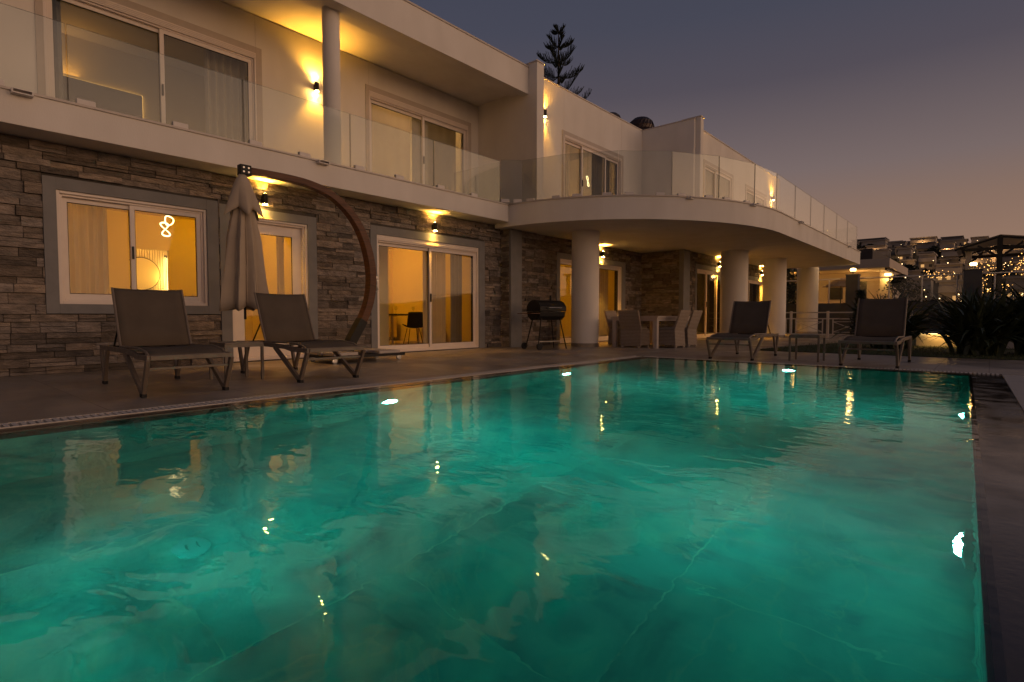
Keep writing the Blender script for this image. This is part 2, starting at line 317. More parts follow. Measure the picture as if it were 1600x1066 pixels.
# basin
pb = MB(); PD = -1.42
pb.box(PX0-.1, -.3, PD-.15, PX1+.1, PYL+.1, PD)
pb.box(PX0-.1, PYL, PD, PX1+.1, PYL+.12, -.24)
pb.box(PX1, -.3, PD, PX1+.12, PYL, -.24)
pb.box(PX0-.12, -.3, PD, PX0, PYL, -.24)
pb.prism([(PX0-.1, -.3), (PX1+.1, -.3), (PX1+.1, yr(PX1+.1)), (PX0-.1, yr(PX0-.1))], PD, -.24)
# submerged ledge along the pool lip
pb.prism([(PX0, yr(PX0)), (PX1, yr(PX1)), (PX1, yr(PX1)+.012), (PX0, yr(PX0)+.012)], -.30, -.03)
pb.build('pool_basin', 'pool', kind='structure')
wb = MB(); wb.prism([(PX0-.03, yr(PX0)-.02), (PX1+.03, yr(PX1)-.02), (PX1+.03, PYL+.03), (PX0-.03, PYL+.03)], PD-.03, -.0085)
wb.build('pool_water', 'water', kind='structure')
# pool lamps
def pool_lamp(x, y, ang, label, e):
    r = root('pool_lamp', label, 'pool lamp', (x, y, -.86), 'round underwater lamps in the pool walls')
    c, s_ = cos(ang), sin(ang)
    def place(o): o.rotation_euler = (0, 0, ang); return o
    m1 = MB(); m1.lathe((x, y, -.86), [(.155, -.005), (.155, .022), (.135, .030), (.118, .026)], 28, axis='x'); place(m1.build('bezel', 'clamp', r, smooth=True))
    m2 = MB(); m2.lathe((x, y, -.86), [(.095, .020), (.085, .040), (.05, .055), (.0, .062)], 28, axis='x'); place(m2.build('lens', 'Lpool', r, smooth=True))
    light('SPOT', r, (c*.12, s_*.12, 0), e*1.6, (1, .97, .86), .04, (radians(90), 0, ang-pi/2), 42, 1, 'beam')
    light('SPOT', r, (c*.12, s_*.12, 0), e, (1, .97, .82), .07, (radians(90), 0, ang-pi/2), 92, 1, 'bulb')
PE = 116
for x, y, a, l in ((3.56, 4.85, -pi/2, 'pool lamp nearer the camera on the house side wall, under the umbrella end'), (6.8, 4.85, -pi/2, 'pool lamp farther along the house side wall, before the grill'),
                 (9.48, 2.4, pi, 'pool lamp in the far end wall below the right pair of loungers'), (3.2, yr(3.2)+.02, pi/2, 'largest bright pool lamp near the right edge of the water'), (6.42, yr(6.42)+.02, pi/2, 'small bright pool lamp at the far right edge of the water'),
                 (PX0+.02, 3.0, 0, 'pool lamp at the left edge of the photo in the near wall')):
    pool_lamp(x, y, a, l, PE)
for x, y, l in ((1.1, 3.29, 'white round floor fitting in the left part of the pool'), (4.5, 1.1, 'white round floor fitting in the right part of the pool'), (4.58, 3.4, 'faint white round floor fitting in the middle of the pool, far side')):
    m1 = MB(); m1.lathe((x, y, PD), [(.10, 0), (.10, .012), (.085, .018), (.02, .022), (0, .022)], 28); m1.box(x-.038, y-.03, PD+.022, x-.030, y+.03, PD+.026, 1); m1.box(x+.030, y-.03, PD+.022, x+.038, y+.03, PD+.026, 1)
    tag(m1.build('pool_inlet', ['clamp', 'rubber'], smooth=True), l, 'pool inlet', 'white fittings on the pool floor')

# ------------------------------------------------------------------ the house
H = root('house', 'two storey white house with stone clad ground floor and curved balcony', 'house', (0, 9.4, 0))
ZT, ZS = 3.47, 3.05        # balcony top and soffit of the straight part
ZC = 2.95
def wallx(mb, x0, x1, z0, z1, y0, y1, ops=()):      # wall facing -Y with rectangular openings
    xs_ = sorted({x0, x1, *[v for o in ops for v in o[:2]]})
    for a, b in zip(xs_, xs_[1:]):
        cur = z0
        for o in sorted([o for o in ops if o[0] <= a+1e-6 and o[1] >= b-1e-6], key=lambda o: o[2]):
            if o[2] > cur+1e-6: mb.box(a, y0, cur, b, y1, o[2])
            cur = o[3]
        if cur < z1-1e-6: mb.box(a, y0, cur, b, y1, z1)
def stonewall(name, a0, a1, z0, z1, Tf, ops=(), seed=1):
    rn = random.Random(seed); mb = MB(); z = z0
    while z < z1-.01:
        h = rn.choice((.085, .10, .115, .13, .145)); zt = min(z+h, z1)
        if z1-zt < .05: zt = z1
        a = a0-rn.random()*.3
        while a < a1:
            w = rn.uniform(.22, .62); segs = [(max(a, a0), min(a+w, a1))]
            for o in ops:
                if o[2] < zt-.01 and o[3] > z+.01:
                    ns = []
                    for p, q in segs:
                        if q <= o[0] or p >= o[1]: ns.append((p, q)); continue
                        if p < o[0]: ns.append((p, o[0]))
                        if q > o[1]: ns.append((o[1], q))
                    segs = ns
            for p, q in segs:
                if q-p < .015: continue
                parts = [(z, zt)] if rn.random() < .62 or zt-z < .09 else [(z, z+(zt-z)*rn.uniform(.4, .6))]
                if parts[0][1] < zt: parts.append((parts[0][1], zt))
                for (u, v) in parts:
                    pr = rn.uniform(.006, .055); t = rn.uniform(.40, 1.2); hue = rn.random()
                    mb.col = (t*(1+.10*hue), t, t*(1.06-.14*hue))
                    g = .004; d2 = pr+rn.uniform(-.007, .007); d3 = pr+rn.uniform(-.007, .007); d4 = pr+rn.uniform(-.006, .006)
                    c = [Tf(p+g, pr, u+g), Tf(q-g, d2, u+g), Tf(q-g, d3, v-g), Tf(p+g, d4, v-g), Tf(p+g, -.005, u+g), Tf(q-g, -.005, u+g), Tf(q-g, -.005, v-g), Tf(p+g, -.005, v-g)]
                    mb.add(c, [(0, 1, 2, 3), (0, 4, 5, 1), (1, 5, 6, 2), (2, 6, 7, 3), (3, 7, 4, 0)])
            a += w
        z = zt
    return mb.build(name, 'stone', H)
# openings: (x0,x1,z0,z1) of the clear frame; the surround is wider
Y1, Y3, Y4 = 9.4, 9.1, 7.6
W1 = (1.59, 3.44, .93, 2.44); D1 = (3.80, 5.14, .02, 2.42); D2 = (6.62, 9.55, .02, 2.42)
D3 = (12.45, 15.85, .02, 2.38); D4a = (18.25, 21.3, .02, 2.40); D4b = (22.2, 25.4, .02, 2.30)
def grow(o, l, r, b, t): return (o[0]-l, o[1]+r, o[2]-b if o[2] > .1 else 0, o[3]+t)
S1 = [grow(W1, .14, .17, .13, .16), grow(D1, .17, .17, 0, .15), grow(D2, .15, .20, 0, .17)]
mb = MB(); wallx(mb, -4, 10.35, 0, 3.04, Y1, Y1+.24, [W1, D1, D2]); mb.build('wall', 'mortar', H)
stonewall('stone_cladding', -4, 10.35, 0, 3.045, lambda a, d, z: (a, Y1-d, z), S1, 3)
S3 = [grow(D3, .16, .22, 0, .16)]
mb = MB(); wallx(mb, 10.36, 17.2, 0, 2.945, Y3, Y3+.24, [D3]); mb.build('wall', 'mortar', H)
stonewall('stone_cladding', 10.78, 17.2, 0, 2.945, lambda a, d, z: (a, Y3-d, z), S3, 5)
stonewall('stone_cladding', Y3, Y1, 0, 2.945, lambda a, d, z: (10.355-d*.6, a, z), (), 6)
S4 = [grow(D4a, .14, .2, 0, .16), grow(D4b, .14, .2, 0, .16)]
mb = MB(); wallx(mb, 17.2, 27, 0, 2.945, Y4, Y4+.24, [D4a, D4b]); mb.box(17.2, Y4+.24, 0, 17.44, 9.34, 2.945); mb.box(26.76, Y4+.24, 0, 27.0, 14.6, 2.945); mb.build('wall', 'mortar', H)
stonewall('stone_cladding', Y4+.10, Y3-.02, 0, 2.945, lambda a, d, z: (17.2-d, a, z), (), 8)
stonewall('stone_cladding', 17.62, 27, 0, 2.945, lambda a, d, z: (a, Y4-d, z), S4, 9)
mb = MB(); mb.box(10.36, Y3-.06, 0, 10.78, Y3, 2.944); mb.build('corner_pilaster', 'trim', H, bevel=.004)
mb = MB(); mb.box(17.13, Y4-.06, 0, 17.62, Y4, 2.944); mb.box(17.13, Y4, 0, 17.2, Y4+.1, 2.944); mb.build('corner_pilaster', 'trim', H, bevel=.004)
# surrounds
def surround(o, s_, yf, mat, dep=.045, down=True):
    mb = MB(); yb = yf-dep; yi = yf+.0
    mb.box(s_[0], yb, s_[2], o[0], yi, s_[3]); mb.box(o[1], yb, s_[2], s_[1], yi, s_[3]); mb.box(o[0], yb, o[3], o[1], yi, s_[3])
    if o[2] > .1 and down: mb.box(o[0], yb, s_[2], o[1], yi, o[2])
    return mb.build('surround', mat, H, bevel=.003)
# windows -------------------------------------------------------------------
def bars(mb, x0, x1, z0, z1, y0, y1, w, wb=None, wt=None, mi=0):
    wb = wb or w; wt = wt or w
    mb.box(x0, y0, z0, x0+w, y1, z1, mi); mb.box(x1-w, y0, z0, x1, y1, z1, mi); mb.box(x0+w, y0, z0, x1-w, y1, z0+wb, mi); mb.box(x0+w, y0, z1-wt, x1-w, y1, z1, mi)
def window(o, yf, split, kind='window', fw=.06, sash=.065, openleft=False, rail=None, top=.0, label=None):
    x0, x1, z0, z1 = o
    f = MB(); bars(f, x0, x1, z0, z1, yf-.02, yf+.10, fw*.55, wt=fw*.55+top); bars(f, x0+fw*.55, x1-fw*.55, z0+fw*.55, z1-fw*.55-top, yf+.015, yf+.11, fw*.45)
    if top: 
        for k in range(3): f.box(x0+.01, yf-.03, z1-top+k*top/3-.012, x1-.01, yf-.02, z1-top+k*top/3+.012)
    w = f.build(kind, 'frame', H, bevel=.004)
    if label: w['label'] = label
    ix0, ix1, iz0, iz1 = x0+fw, x1-fw, z0+fw, z1-fw-top
    edges = [ix0]+[ix0+(ix1-ix0)*s_ for s_ in split]+[ix1]
    for i, (a, b) in enumerate(zip(edges, edges[1:])):
        ya = yf+.03+(.045 if i % 2 == 0 else 0); yb = ya+.04
        g = .035 if i > 0 else 0
        sb = MB(); bars(sb, a-g, b+(.035 if i < len(edges)-2 else 0), iz0, iz1, ya, yb, sash, wb=sash*1.2); s_ = sb.build('sash', 'frame', w, bevel=.003)
        gb = MB(); e = .006; bars(gb, a-g+sash, b+(.035 if i < len(edges)-2 else 0)-sash, iz0+sash*1.2, iz1-sash, ya+.012, yb-.012, .008); gb.build('gasket', 'gasket', w)
        pb_ = MB(); pb_.box(a-g+sash+.004, ya+.018, iz0+sash*1.2+.004, b+(.035 if i < len(edges)-2 else 0)-sash-.004, ya+.022, iz1-sash-.004); pb_.build('pane', 'pane', w)
    hb = MB(); hx = edges[1]-.02 if len(edges) > 2 else ix0+.03
    hb.box(hx, yf-.005, (iz0+iz1)/2-.09, hx+.02, yf+.03, (iz0+iz1)/2+.09); hb.build('handle', 'gasket', w)
    return w
for o, s_, yf in ((W1, S1[0], Y1), (D1, S1[1], Y1), (D2, S1[2], Y1), (D3, S3[0], Y3), (D4a, S4[0], Y4), (D4b, S4[1], Y4)): surround(o, s_, yf, 'trim')
window(W1, Y1, (.47,), fw=.07, sash=.06, label='white sliding window left of the closed umbrella')
window(D1, Y1, (), 'glass_door', fw=.07, sash=.17, label='glazed garden door behind the closed umbrella')
window(D2, Y1, (.50,), 'sliding_door', fw=.07, sash=.06, top=.07, label='wide sliding door with a dining table behind it')
window(D3, Y3, (.52,), 'sliding_door', label='sliding door behind the thick round column and grill')
window(D4a, Y4, (.33, .66), 'sliding_door', label='sliding door behind the dining table end of the terrace')
window(D4b, Y4, (.5,), 'sliding_door', label='farthest sliding door under the balcony')
# upper storey
YU, YW, YV = 10.6, 8.95, 7.4
U1 = (1.72, 4.82, 3.5, 5.72); U2 = (7.32, 10.40, 3.5, 5.80); U3 = (12.45, 15.55, 3.5, 5.74); U4 = (18.35, 20.95, 3.5, 5.92); U5 = (22.5, 25.0, 3.5, 5.85)
ZR = 6.95
mb = MB(); wallx(mb, -4, 10.8, ZT, 6.42, YU, YU+.24, [U1, U2]); wallx(mb, 11.08, 16.9, ZT, ZR, YW, YW+.24, [U3]); wallx(mb, 17.25, 27, ZT, ZR, YV, YV+.24, [U4, U5])
mb.box(10.8, 8.58, ZT, 11.08, 14.6, ZR+.08)                 # fin between balcony and terrace
mb.box(16.9, 7.16, ZT, 17.02, 14.6, ZR); mb.box(17.02, 7.0, ZT, 17.25, 14.6, ZR+.06)
mb.box(26.76, YV+.24, ZT, 27.0, 14.6, ZR); mb.box(-4, 14.36, 0, 26.76, 14.6, ZR)
mb.build('upper_wall', 'plaster', H, bevel=.006)
for o in (U1, U2, U3, U4, U5):
    yf = YU if o[1] < 11 else (YW if o[1] < 16 else YV)
    surround(o, (o[0]-.09, o[1]+.11, o[2]-.02, o[3]+.11), yf, 'trimup', .02, False)
window(U1, YU, (.50,), 'sliding_door', top=.08, label='upper sliding door at the top left with a lit headboard behind')
window(U2, YU, (.52,), 'sliding_door', top=.09, label='upper sliding door right of the tall column')
window(U3, YW, (.30, .72), 'sliding_door', top=.04, label='upper sliding door above the curved balcony, pendant behind')
window(U4, YV, (.42,), 'sliding_door', label='upper door behind the far glass panels'); window(U5, YV, (.5,), 'sliding_door', label='farthest upper door, half hidden by the balcony')
# fascia, ceiling of the balcony, roof
mb = MB()
mb.box(-4, 8.85, 6.30, 10.8, 9.10, ZR)                       # outer fascia beam
mb.box(-4, 9.10, 6.36, 10.8, 9.42, ZR-.05)                   # inner step of the beam
mb.box(-4, 9.42, 6.44, 10.8, 14.36, ZR-.05)
mb.build('fascia', 'plaster', H, bevel=.006)
mb = MB(); mb.box(11.1, YW+.24, 6.5, 16.9, 14.36, ZR-.08); mb.box(17.2, YV+.24, 6.5, 26.76, 14.36, ZR-.08); mb.build('roof', 'soffit', H)
mb = MB(); e = .02
mb.box(-4, 8.85-e, ZR, 10.8, 9.15, ZR+.035); mb.box(10.78, 8.56, ZR+.08, 11.10, YW+.3, ZR+.11); mb.box(11.10, YW-e, ZR, 16.88, YW+.26, ZR+.03)
mb.box(16.88, 7.14, ZR, 17.0, 11.0, ZR+.03); mb.box(17.0, 6.98, ZR+.06, 17.27, 7.6, ZR+.09); mb.box(17.27, YV-e, ZR, 27.02, YV+.26, ZR+.03); mb.build('parapet_coping', 'coping', H)
# balcony slabs
mb = MB(); mb.box(-4, 8.85, ZS, 10.02, YU+.2, ZT-.03); mb.box(10.02, 8.9, ZS+.01, 17.2, 9.6, ZT-.03); mb.build('balcony_slab', 'plaster', H, bevel=.006)
mb = MB(); mb.box(-4, 8.83, ZT-.03, 10.02, YU+.2, ZT); mb.build('balcony_floor', 'coping', H)
def curve(n=40, e=0.):
    p = [(15.5-(5.4+e)*cos(radians(90*i/n)), 8.9-(4.7+e)*sin(radians(90*i/n))) for i in range(n+1)]
    return p+[(27.0+e, 8.9-4.7-e)]
pc = curve(); ps = [(10.02, 9.35)]+pc[0:]+[(27.0, 9.35)]
ps = [(10.1, 9.35)]+pc+[(27.0, 9.35)]
mb = MB(); mb.prism(ps, ZC, ZT-.01); cs = mb.build('curved_balcony_slab', 'plaster', H, smooth=True)
mb = MB(); pe = curve(40, .025); mb.prism([(10.08, 9.30)]+pe+[(27.02, 9.30)], ZT-.01, ZT+.02); mb.build('balcony_floor', 'coping', H, smooth=True)
# columns
for x, y, r in ((12.06, 7.97, .355), (18.76, 6.5, .43), (22.22, 6.2, .40), (27.4, 6.25, .43)):
    mb = MB(); mb.lathe((x, y, 0), [(r, .09), (r, ZC+.01)], 48); c = mb.build('column', 'plaster', H, smooth=True)
    mb = MB(); mb.lathe((x, y, 0), [(r+.012, 0), (r+.012, .085), (r+.004, .09)], 48); mb.build('plinth', 'deck', c, smooth=True)
mb = MB(); mb.lathe((5.6, 9.26, 0), [(.155, ZT), (.155, 6.37)], 40); mb.build('column', 'plaster', H, smooth=True)['label'] = 'slim round column on the upper balcony'
# spouts
for x, y, z in ((1.21, 8.85, 3.40), (5.14, 8.85, 3.40), (13.9, 4.44, 3.42), (12.15, 5.25, 3.42), (17.3, 4.2, 3.42), (24.4, 4.2, 3.42)):
    mb = MB(); mb.box(x-.10, y-.10, z, x+.10, y+.02, z+.012); mb.box(x-.10, y-.10, z+.012, x-.085, y+.02, z+.045); mb.box(x+.085, y-.10, z+.012, x+.10, y+.02, z+.045); mb.box(x-.10, y-.10, z+.045, x+.10, y-.02, z+.052); mb.build('rain_spout', 'clamp', H)
# interior shell
mb = MB()
mb.box(-4, 9.64, .0, 17.2, 14.36, .03); mb.box(17.44, Y4+.24, 0, 26.76, 14.36, .03); mb.build('interior_floor', 'roomfl', H)
mb = MB(); mb.box(-4, 9.64, 2.90, 17.2, 14.36, 2.94); mb.box(17.44, Y4+.24, 2.90, 26.76, 14.36, 2.94)
wallx(mb, -4, 5.9, .03, 2.9, 13.4, 13.5, [(3.42, 4.14, .03, 2.18)]); mb.box(2.4, 13.5, .03, 2.5, 14.36, 2.9); mb.box(4.6, 13.5, .03, 4.7, 14.36, 2.9); mb.box(5.9, 9.64, .03, 6.0, 14.36, 2.9); mb.box(10.7, 9.64, .03, 10.8, 14.36, 2.9); mb.box(-.5, 9.64, .03, -.4, 13.4, 2.9); mb.box(6.0, 14.3, .03, 26.7, 14.36, 2.9); mb.box(17.1, 9.4, .03, 17.2, 14.3, 2.9)
mb.box(-4, YU+.24, ZT, 10.8, 14.36, ZT+.02); mb.box(11.1, YW+.24, ZT, 26.7, 14.3, ZT+.02); mb.box(5.9, YU+.24, ZT+.02, 6.0, 14.36, 6.44); mb.box(-4, 14.2, ZT+.02, 10.8, 14.34, 6.44)
# inner linings
wallx(mb, -4, 10.35, .03, 2.9, 9.642, 9.66, [W1, D1, D2]); wallx(mb, -4, 10.8, ZT+.02, 6.44, YU+.241, YU+.26, [U1, U2])
mb.box(8.2, 12.9, .03, 8.3, 14.3, 2.9); mb.box(6.0, 11.0, .03, 8.1, 11.15, 2.9)
mb.build('interior_wall', 'room', H)
WARM = (1, .40, .0)
def room_lamp(x, y, z, e, label, col=WARM, size=.6):
    r = root('ceiling_lamp', label, 'ceiling lamp', (x, y, z)); m1 = MB(); m1.lathe((x, y, z), [(.14, 0), (.14, -.05), (.12, -.06)], 24); m1.build('housing', 'clamp', r, smooth=True)
    m2 = MB(); m2.lathe((x, y, z), [(.118, -.061), (.118, -.066)], 24); m2.build('diffuser', 'Ldown', r)
    light('POINT', r, (0, 0, -.16), e, col, .12, name='bulb')
room_lamp(1.3, 11.6, 2.9, 40, 'ceiling lamp in the room behind the left window')
room_lamp(4.6, 12.0, 2.9, 42, 'ceiling lamp in the room behind the garden door')
room_lamp(8.9, 13.2, 2.9, 75, 'ceiling lamp over the indoor dining table')
room_lamp(13.8, 12.0, 2.9, 85, 'ceiling lamp behind the door beside the grill')
room_lamp(20.5, 10.6, 2.9, 95, 'ceiling lamp behind the far terrace doors')
room_lamp(.4, 12.0, 6.44, 3.5, 'ceiling lamp in the bedroom at the top left', (1, .5, .2))
room_lamp(8.6, 12.6, 6.44, 75, 'ceiling lamp behind the upper door right of the tall column', (1, .55, .2))
room_lamp(13.2, 12.2, 6.5, 75, 'ceiling lamp in the room above the curved balcony', (1, .5, .18))
room_lamp(20.6, 11.5, 6.5, 40, 'ceiling lamp in the farthest upper room', (1, .5, .18))

# wall lamps
def wall_lamp(x, yf, z, label, e=13, up=True):
    e *= 3.8
    r = root('wall_lamp', label, 'wall lamp', (x, yf, z), 'black up and down wall lamps')
    b = MB(); b.box(x-.025, yf-.045, z-.05, x+.025, yf-.001, z+.05); b.lathe((x, yf-.085, z), [(.045, -.085), (.045, .085)], 24); b.build('body', 'black', r, smooth=True)
    g = MB(); g.lathe((x, yf-.085, z), [(.036, -.0865), (.032, -.098), (.0, -.106)], 20); g.lathe((x, yf-.085, z), [(.030, .0865), (.030, .0885)], 20); g.build('lens', 'Lwall', r)
    light('SPOT', r, (0, -.085, .13), e, (1, .43, .035), .03, (pi, 0, 0), 130, .8, 'bulb')
    light('SPOT', r, (0, -.085, -.13), e*.8, (1, .44, .04), .03, (0, 0, 0), 95, .7, 'bulb')
for x, y, z, l, e in ((4.33, 9.36, 2.74, 'black wall lamp on stone beside the closed umbrella top', 18), (8.09, 9.36, 2.74, 'black wall lamp above the wide sliding door', 18), (14.55, 9.06, 2.68, 'black wall lamp just right of the thick round column', 95),
                   (20.1, 7.56, 2.68, 'black wall lamp left of the second round column', 105), (25.0, 7.56, 2.66, 'black wall lamp between the second and third round columns', 105), (6.02, 10.6, 5.45, 'black wall lamp left of the slim upper column', 28),
                   (11.50, 8.95, 6.03, 'black wall lamp beside the white fin of the upper floor', 16), (17.44, 7.4, 5.9, 'wall lamp hidden behind the far white fin', 22), (25.8, 7.4, 5.95, 'small wall lamp seen through the far glass panels', 22)):
    wall_lamp(x, y, z, l, e)

# glass balustrades
def panel(r, p, q, z0, z1, name='glass_panel'):
    p = Vector((*p, 0)); q = Vector((*q, 0)); d = (q-p).normalized(); n_ = Vector((-d.y, d.x, 0))*.006; g = d*.008
    c = [p+g-n_, q-g-n_, q-g+n_, p+g+n_]
    mb = MB(); v = [(c_.x, c_.y, z0) for c_ in c]+[(c_.x, c_.y, z1) for c_ in c]
    mb.add(v, [(0, 1, 5, 4), (2, 3, 7, 6)], 0); mb.add(v, [(1, 2, 6, 5), (3, 0, 4, 7), (4, 5, 6, 7), (0, 3, 2, 1)], 1)
    mb.keep = True
    return mb.build(name, ['bal', 'baledge'], r)
def clampat(r, p, d, z):
    d = Vector((*d, 0)).normalized(); n_ = Vector((-d.y, d.x, 0)); p = Vector((*p, 0))
    mb = MB(); mb.box(-.10, -.035, z, .10, .035, z+.085, T=lambda a, b, c: tuple(p+d*a+n_*b+Vector((0, 0, c)))); mb.build('clamp', 'clamp', r, bevel=.006)
b1 = root('glass_balustrade', 'frameless glass balustrade along the straight balcony on the left', 'balustrade', (3, 8.9, ZT))
j = [-1.9, .05, 1.67, 3.85, 5.76, 7.76, 9.84]
for a, b in zip(j, j[1:]):
    panel(b1, (a, 8.93), (b, 8.93), ZT+.02, 4.46)
    clampat(b1, (a+.18, 8.93), (1, 0), ZT); clampat(b1, (b-.9 if b-a > 1.9 else b-.7, 8.93), (1, 0), ZT)
panel(b1, (9.85, 8.95), (9.85, 10.55), ZT+.02, 4.46)
b2 = root('glass_balustrade', 'frameless glass balustrade following the curved balcony edge', 'balustrade', (13, 4.4, ZT))
cp = []
for i in range(7):
    a = radians(4+86*i/6); cp.append((15.5-5.28*cos(a), 8.9-4.58*sin(a)))
for a in (17.3, 19.1, 20.9, 22.9, 24.9, 26.9): cp.append((a, 4.32))
cp = [(9.86, 8.93)]+cp
for a, b in zip(cp, cp[1:]):
    panel(b2, a, b, ZT+.03, 4.50); d = (b[0]-a[0], b[1]-a[1])
    clampat(b2, (a[0]+d[0]*.2, a[1]+d[1]*.2), d, ZT+.02); clampat(b2, (a[0]+d[0]*.78, a[1]+d[1]*.78), d, ZT+.02)
panel(b2, (26.9, 4.33), (26.9, 7.3), ZT+.03, 4.50)

# ------------------------------------------------------------------ indoors
def curtain(x0, x1, y, z0, z1, label, mat='curtain', amp=.035, per=.11, gather=None):
    r = MB(); n_ = max(12, int((x1-x0)/.015)); ph = random.random()*6; rows = []
    for k in range(9):
        t = k/8; z = z1+(z0-z1)*t; row = []
        for i in range(n_+1):
            u = i/n_; xx = x0+(x1-x0)*u
            if gather: xx = x0+(x1-x0)*u*(1-gather*sin(pi*min(1, t*1.2)))
            row.append((xx, y+amp*sin(2*pi*(xx-x0)/per+ph+.3*sin(3*t+u*5)), z))
        rows.append(row)
    r.sheet(rows); o = r.build('curtain', mat, smooth=True); return tag(o, label, 'curtain')
curtain(1.70, 2.26, 9.86, .6, 2.8, 'pale curtain in the left half of the left window')
curtain(3.9, 4.15, 9.9, .06, 2.8, 'narrow curtain behind the closed umbrella')
curtain(4.78, 5.02, 9.86, .06, 2.8, 'gathered curtain at the right of the garden door', gather=.35)
curtain(8.30, 9.0, 9.95, .06, 2.8, 'sheer curtain in the right leaf of the wide sliding door', amp=.02, per=.07)
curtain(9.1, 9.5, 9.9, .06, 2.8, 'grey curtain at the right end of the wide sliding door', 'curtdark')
curtain(6.72, 6.92, 9.9, .06, 2.8, 'narrow curtain at the left of the wide sliding door')
curtain(14.6, 15.7, 9.5, .06, 2.8, 'curtain right of the thick round column')
curtain(18.4, 19.0, 8.0, .06, 2.8, 'curtain in the door behind the garden chairs')
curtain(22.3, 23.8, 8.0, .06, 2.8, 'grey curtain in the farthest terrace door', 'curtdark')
curtain(4.05, 4.75, 10.95, 3.5, 6.3, 'striped looking curtain in the top left door', amp=.05, per=.13)
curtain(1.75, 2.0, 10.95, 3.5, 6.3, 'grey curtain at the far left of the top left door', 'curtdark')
curtain(7.4, 8.75, 10.95, 3.5, 6.3, 'flat pale curtain in the upper door, left leaf', amp=.008, per=.4)
curtain(8.85, 10.35, 11.0, 3.5, 6.3, 'grey curtain in the upper door, right leaf', 'curtdark', amp=.01, per=.3)
curtain(12.5, 13.3, 9.35, 3.5, 6.3, 'flat lit curtain in the door above the curved balcony', amp=.01, per=.3)
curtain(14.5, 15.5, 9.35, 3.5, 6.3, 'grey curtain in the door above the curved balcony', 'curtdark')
curtain(19.4, 20.9, 7.9, 3.5, 6.3, 'pale curtain in the farthest upper room', amp=.02)
# lit alcove panel with mirror and light bar
r = root('wall_mirror', 'round mirror on a lit fluted panel seen through the left window', 'mirror', (3.86, 14.33, 1.1))
m1 = MB()
for k in range(40): m1.box(2.55+k*.05, 14.31, .05, 2.59+k*.05, 14.355, 2.85)
m1.build('fluted_panel', 'slat', r)
m1 = MB(); m1.lathe((3.86, 14.27, 1.717), [(.37, 0), (.37, .03), (.355, .034)], 48, axis='y'); m1.build('rim', 'black', r, smooth=True)
m1 = MB(); m1.lathe((3.86, 14.262, 1.717), [(.352, -.004), (.352, .002)], 48, axis='y'); m1.build('mirror_glass', 'slat', r)
r = root('light_bar', 'thin dark rod lamp glowing beside the round mirror', 'light bar', (4.34, 14.2, 1.3))
m1 = MB(); m1.box(4.355, 14.25, 1.1, 4.40, 14.28, 2.10); m1.build('tube', 'Lled', r); m1 = MB(); m1.box(4.335, 14.20, 1.1, 4.35, 14.215, 2.12); m1.box(4.30, 14.19, 2.12, 4.39, 14.225, 2.155); m1.build('rod', 'black', r)
light('POINT', r, (.0, -.12, .35), 9, (1, .62, .12), .05)
room_lamp(3.4, 13.9, 2.9, 15, 'ceiling lamp in the corridor with the round mirror', (1, .48, .05))
r = root('pendant_lamp', 'twisted glowing ring pendant behind the left window', 'pendant lamp', (3.54, 11.6, 2.35))
m1 = MB(); pts = [(3.54+.065*sin(2*t), 11.6+.06*cos(t), 2.38+.13*cos(t)) for t in [2*pi*k/48 for k in range(49)]]; m1.tube(pts, [.008+.006*abs(cos(t_/48*6.28)) for t_ in range(49)], 8, cap=False)
pts = [(3.60+.07*sin(t), 11.6+.04*cos(2*t), 2.55+.085*cos(t)) for t in [2*pi*k/40 for k in range(41)]]; m1.tube(pts, .012, 8, cap=False); m1.build('ring', 'Lpend', r, smooth=True)
m1 = MB(); m1.tube([(3.58, 11.6, 2.69), (3.58, 11.6, 2.9)], .004, 6); m1.build('cord', 'black', r)
r = root('pendant_lamp', 'small glowing pendant in the room above the curved balcony', 'pendant lamp', (15.55, 10.2, 5.3))
m1 = MB(); pts = [(15.55+.05*sin(2*t), 10.2+.03*cos(t), 5.25+.17*cos(t)) for t in [2*pi*k/40 for k in range(41)]]; m1.tube(pts, .010, 8, cap=False); m1.build('ring', 'Lpend', r, smooth=True)
m1 = MB(); m1.tube([(15.55, 10.2, 5.5), (15.55, 10.2, 6.5)], .004, 6); m1.build('cord', 'black', r)
m1 = MB(); m1.box(4.58, 13.39, 1.20, 4.66, 13.40, 1.28); tag(m1.build('light_switch', 'clamp'), 'light switch on the wall behind the garden door', 'light switch')
m1 = MB(); m1.box(3.14, 9.53, .931, 3.22, 9.62, 1.01); tag(m1.build('sill_box', 'bed', bevel=.004), 'small box on the sill of the left window', 'box')
# bed with lit headboard
r = root('bed', 'bed headboard edged by an orange light strip in the top left room', 'bed', (2.6, 13.9, ZT+.02))
m1 = MB(); m1.box(.6, 14.05, ZT+.02, 3.92, 14.15, 5.56); m1.build('headboard', 'bed', r, bevel=.02)
m1 = MB(); m1.box(.6, 14.15, 5.565, 3.94, 14.19, 5.59); m1.box(3.925, 14.15, 3.6, 3.95, 14.19, 5.59); m1.build('light_strip', 'Lbed', r)
m1 = MB(); m1.box(1.4, 12.0, ZT+.1, 3.2, 14.03, ZT+.55); m1.build('mattress', 'curtain', r, bevel=.05)
light('AREA', r, (0, .2, 2.16), 2.5, (1, .45, .1), .5, (pi, 0, 0))
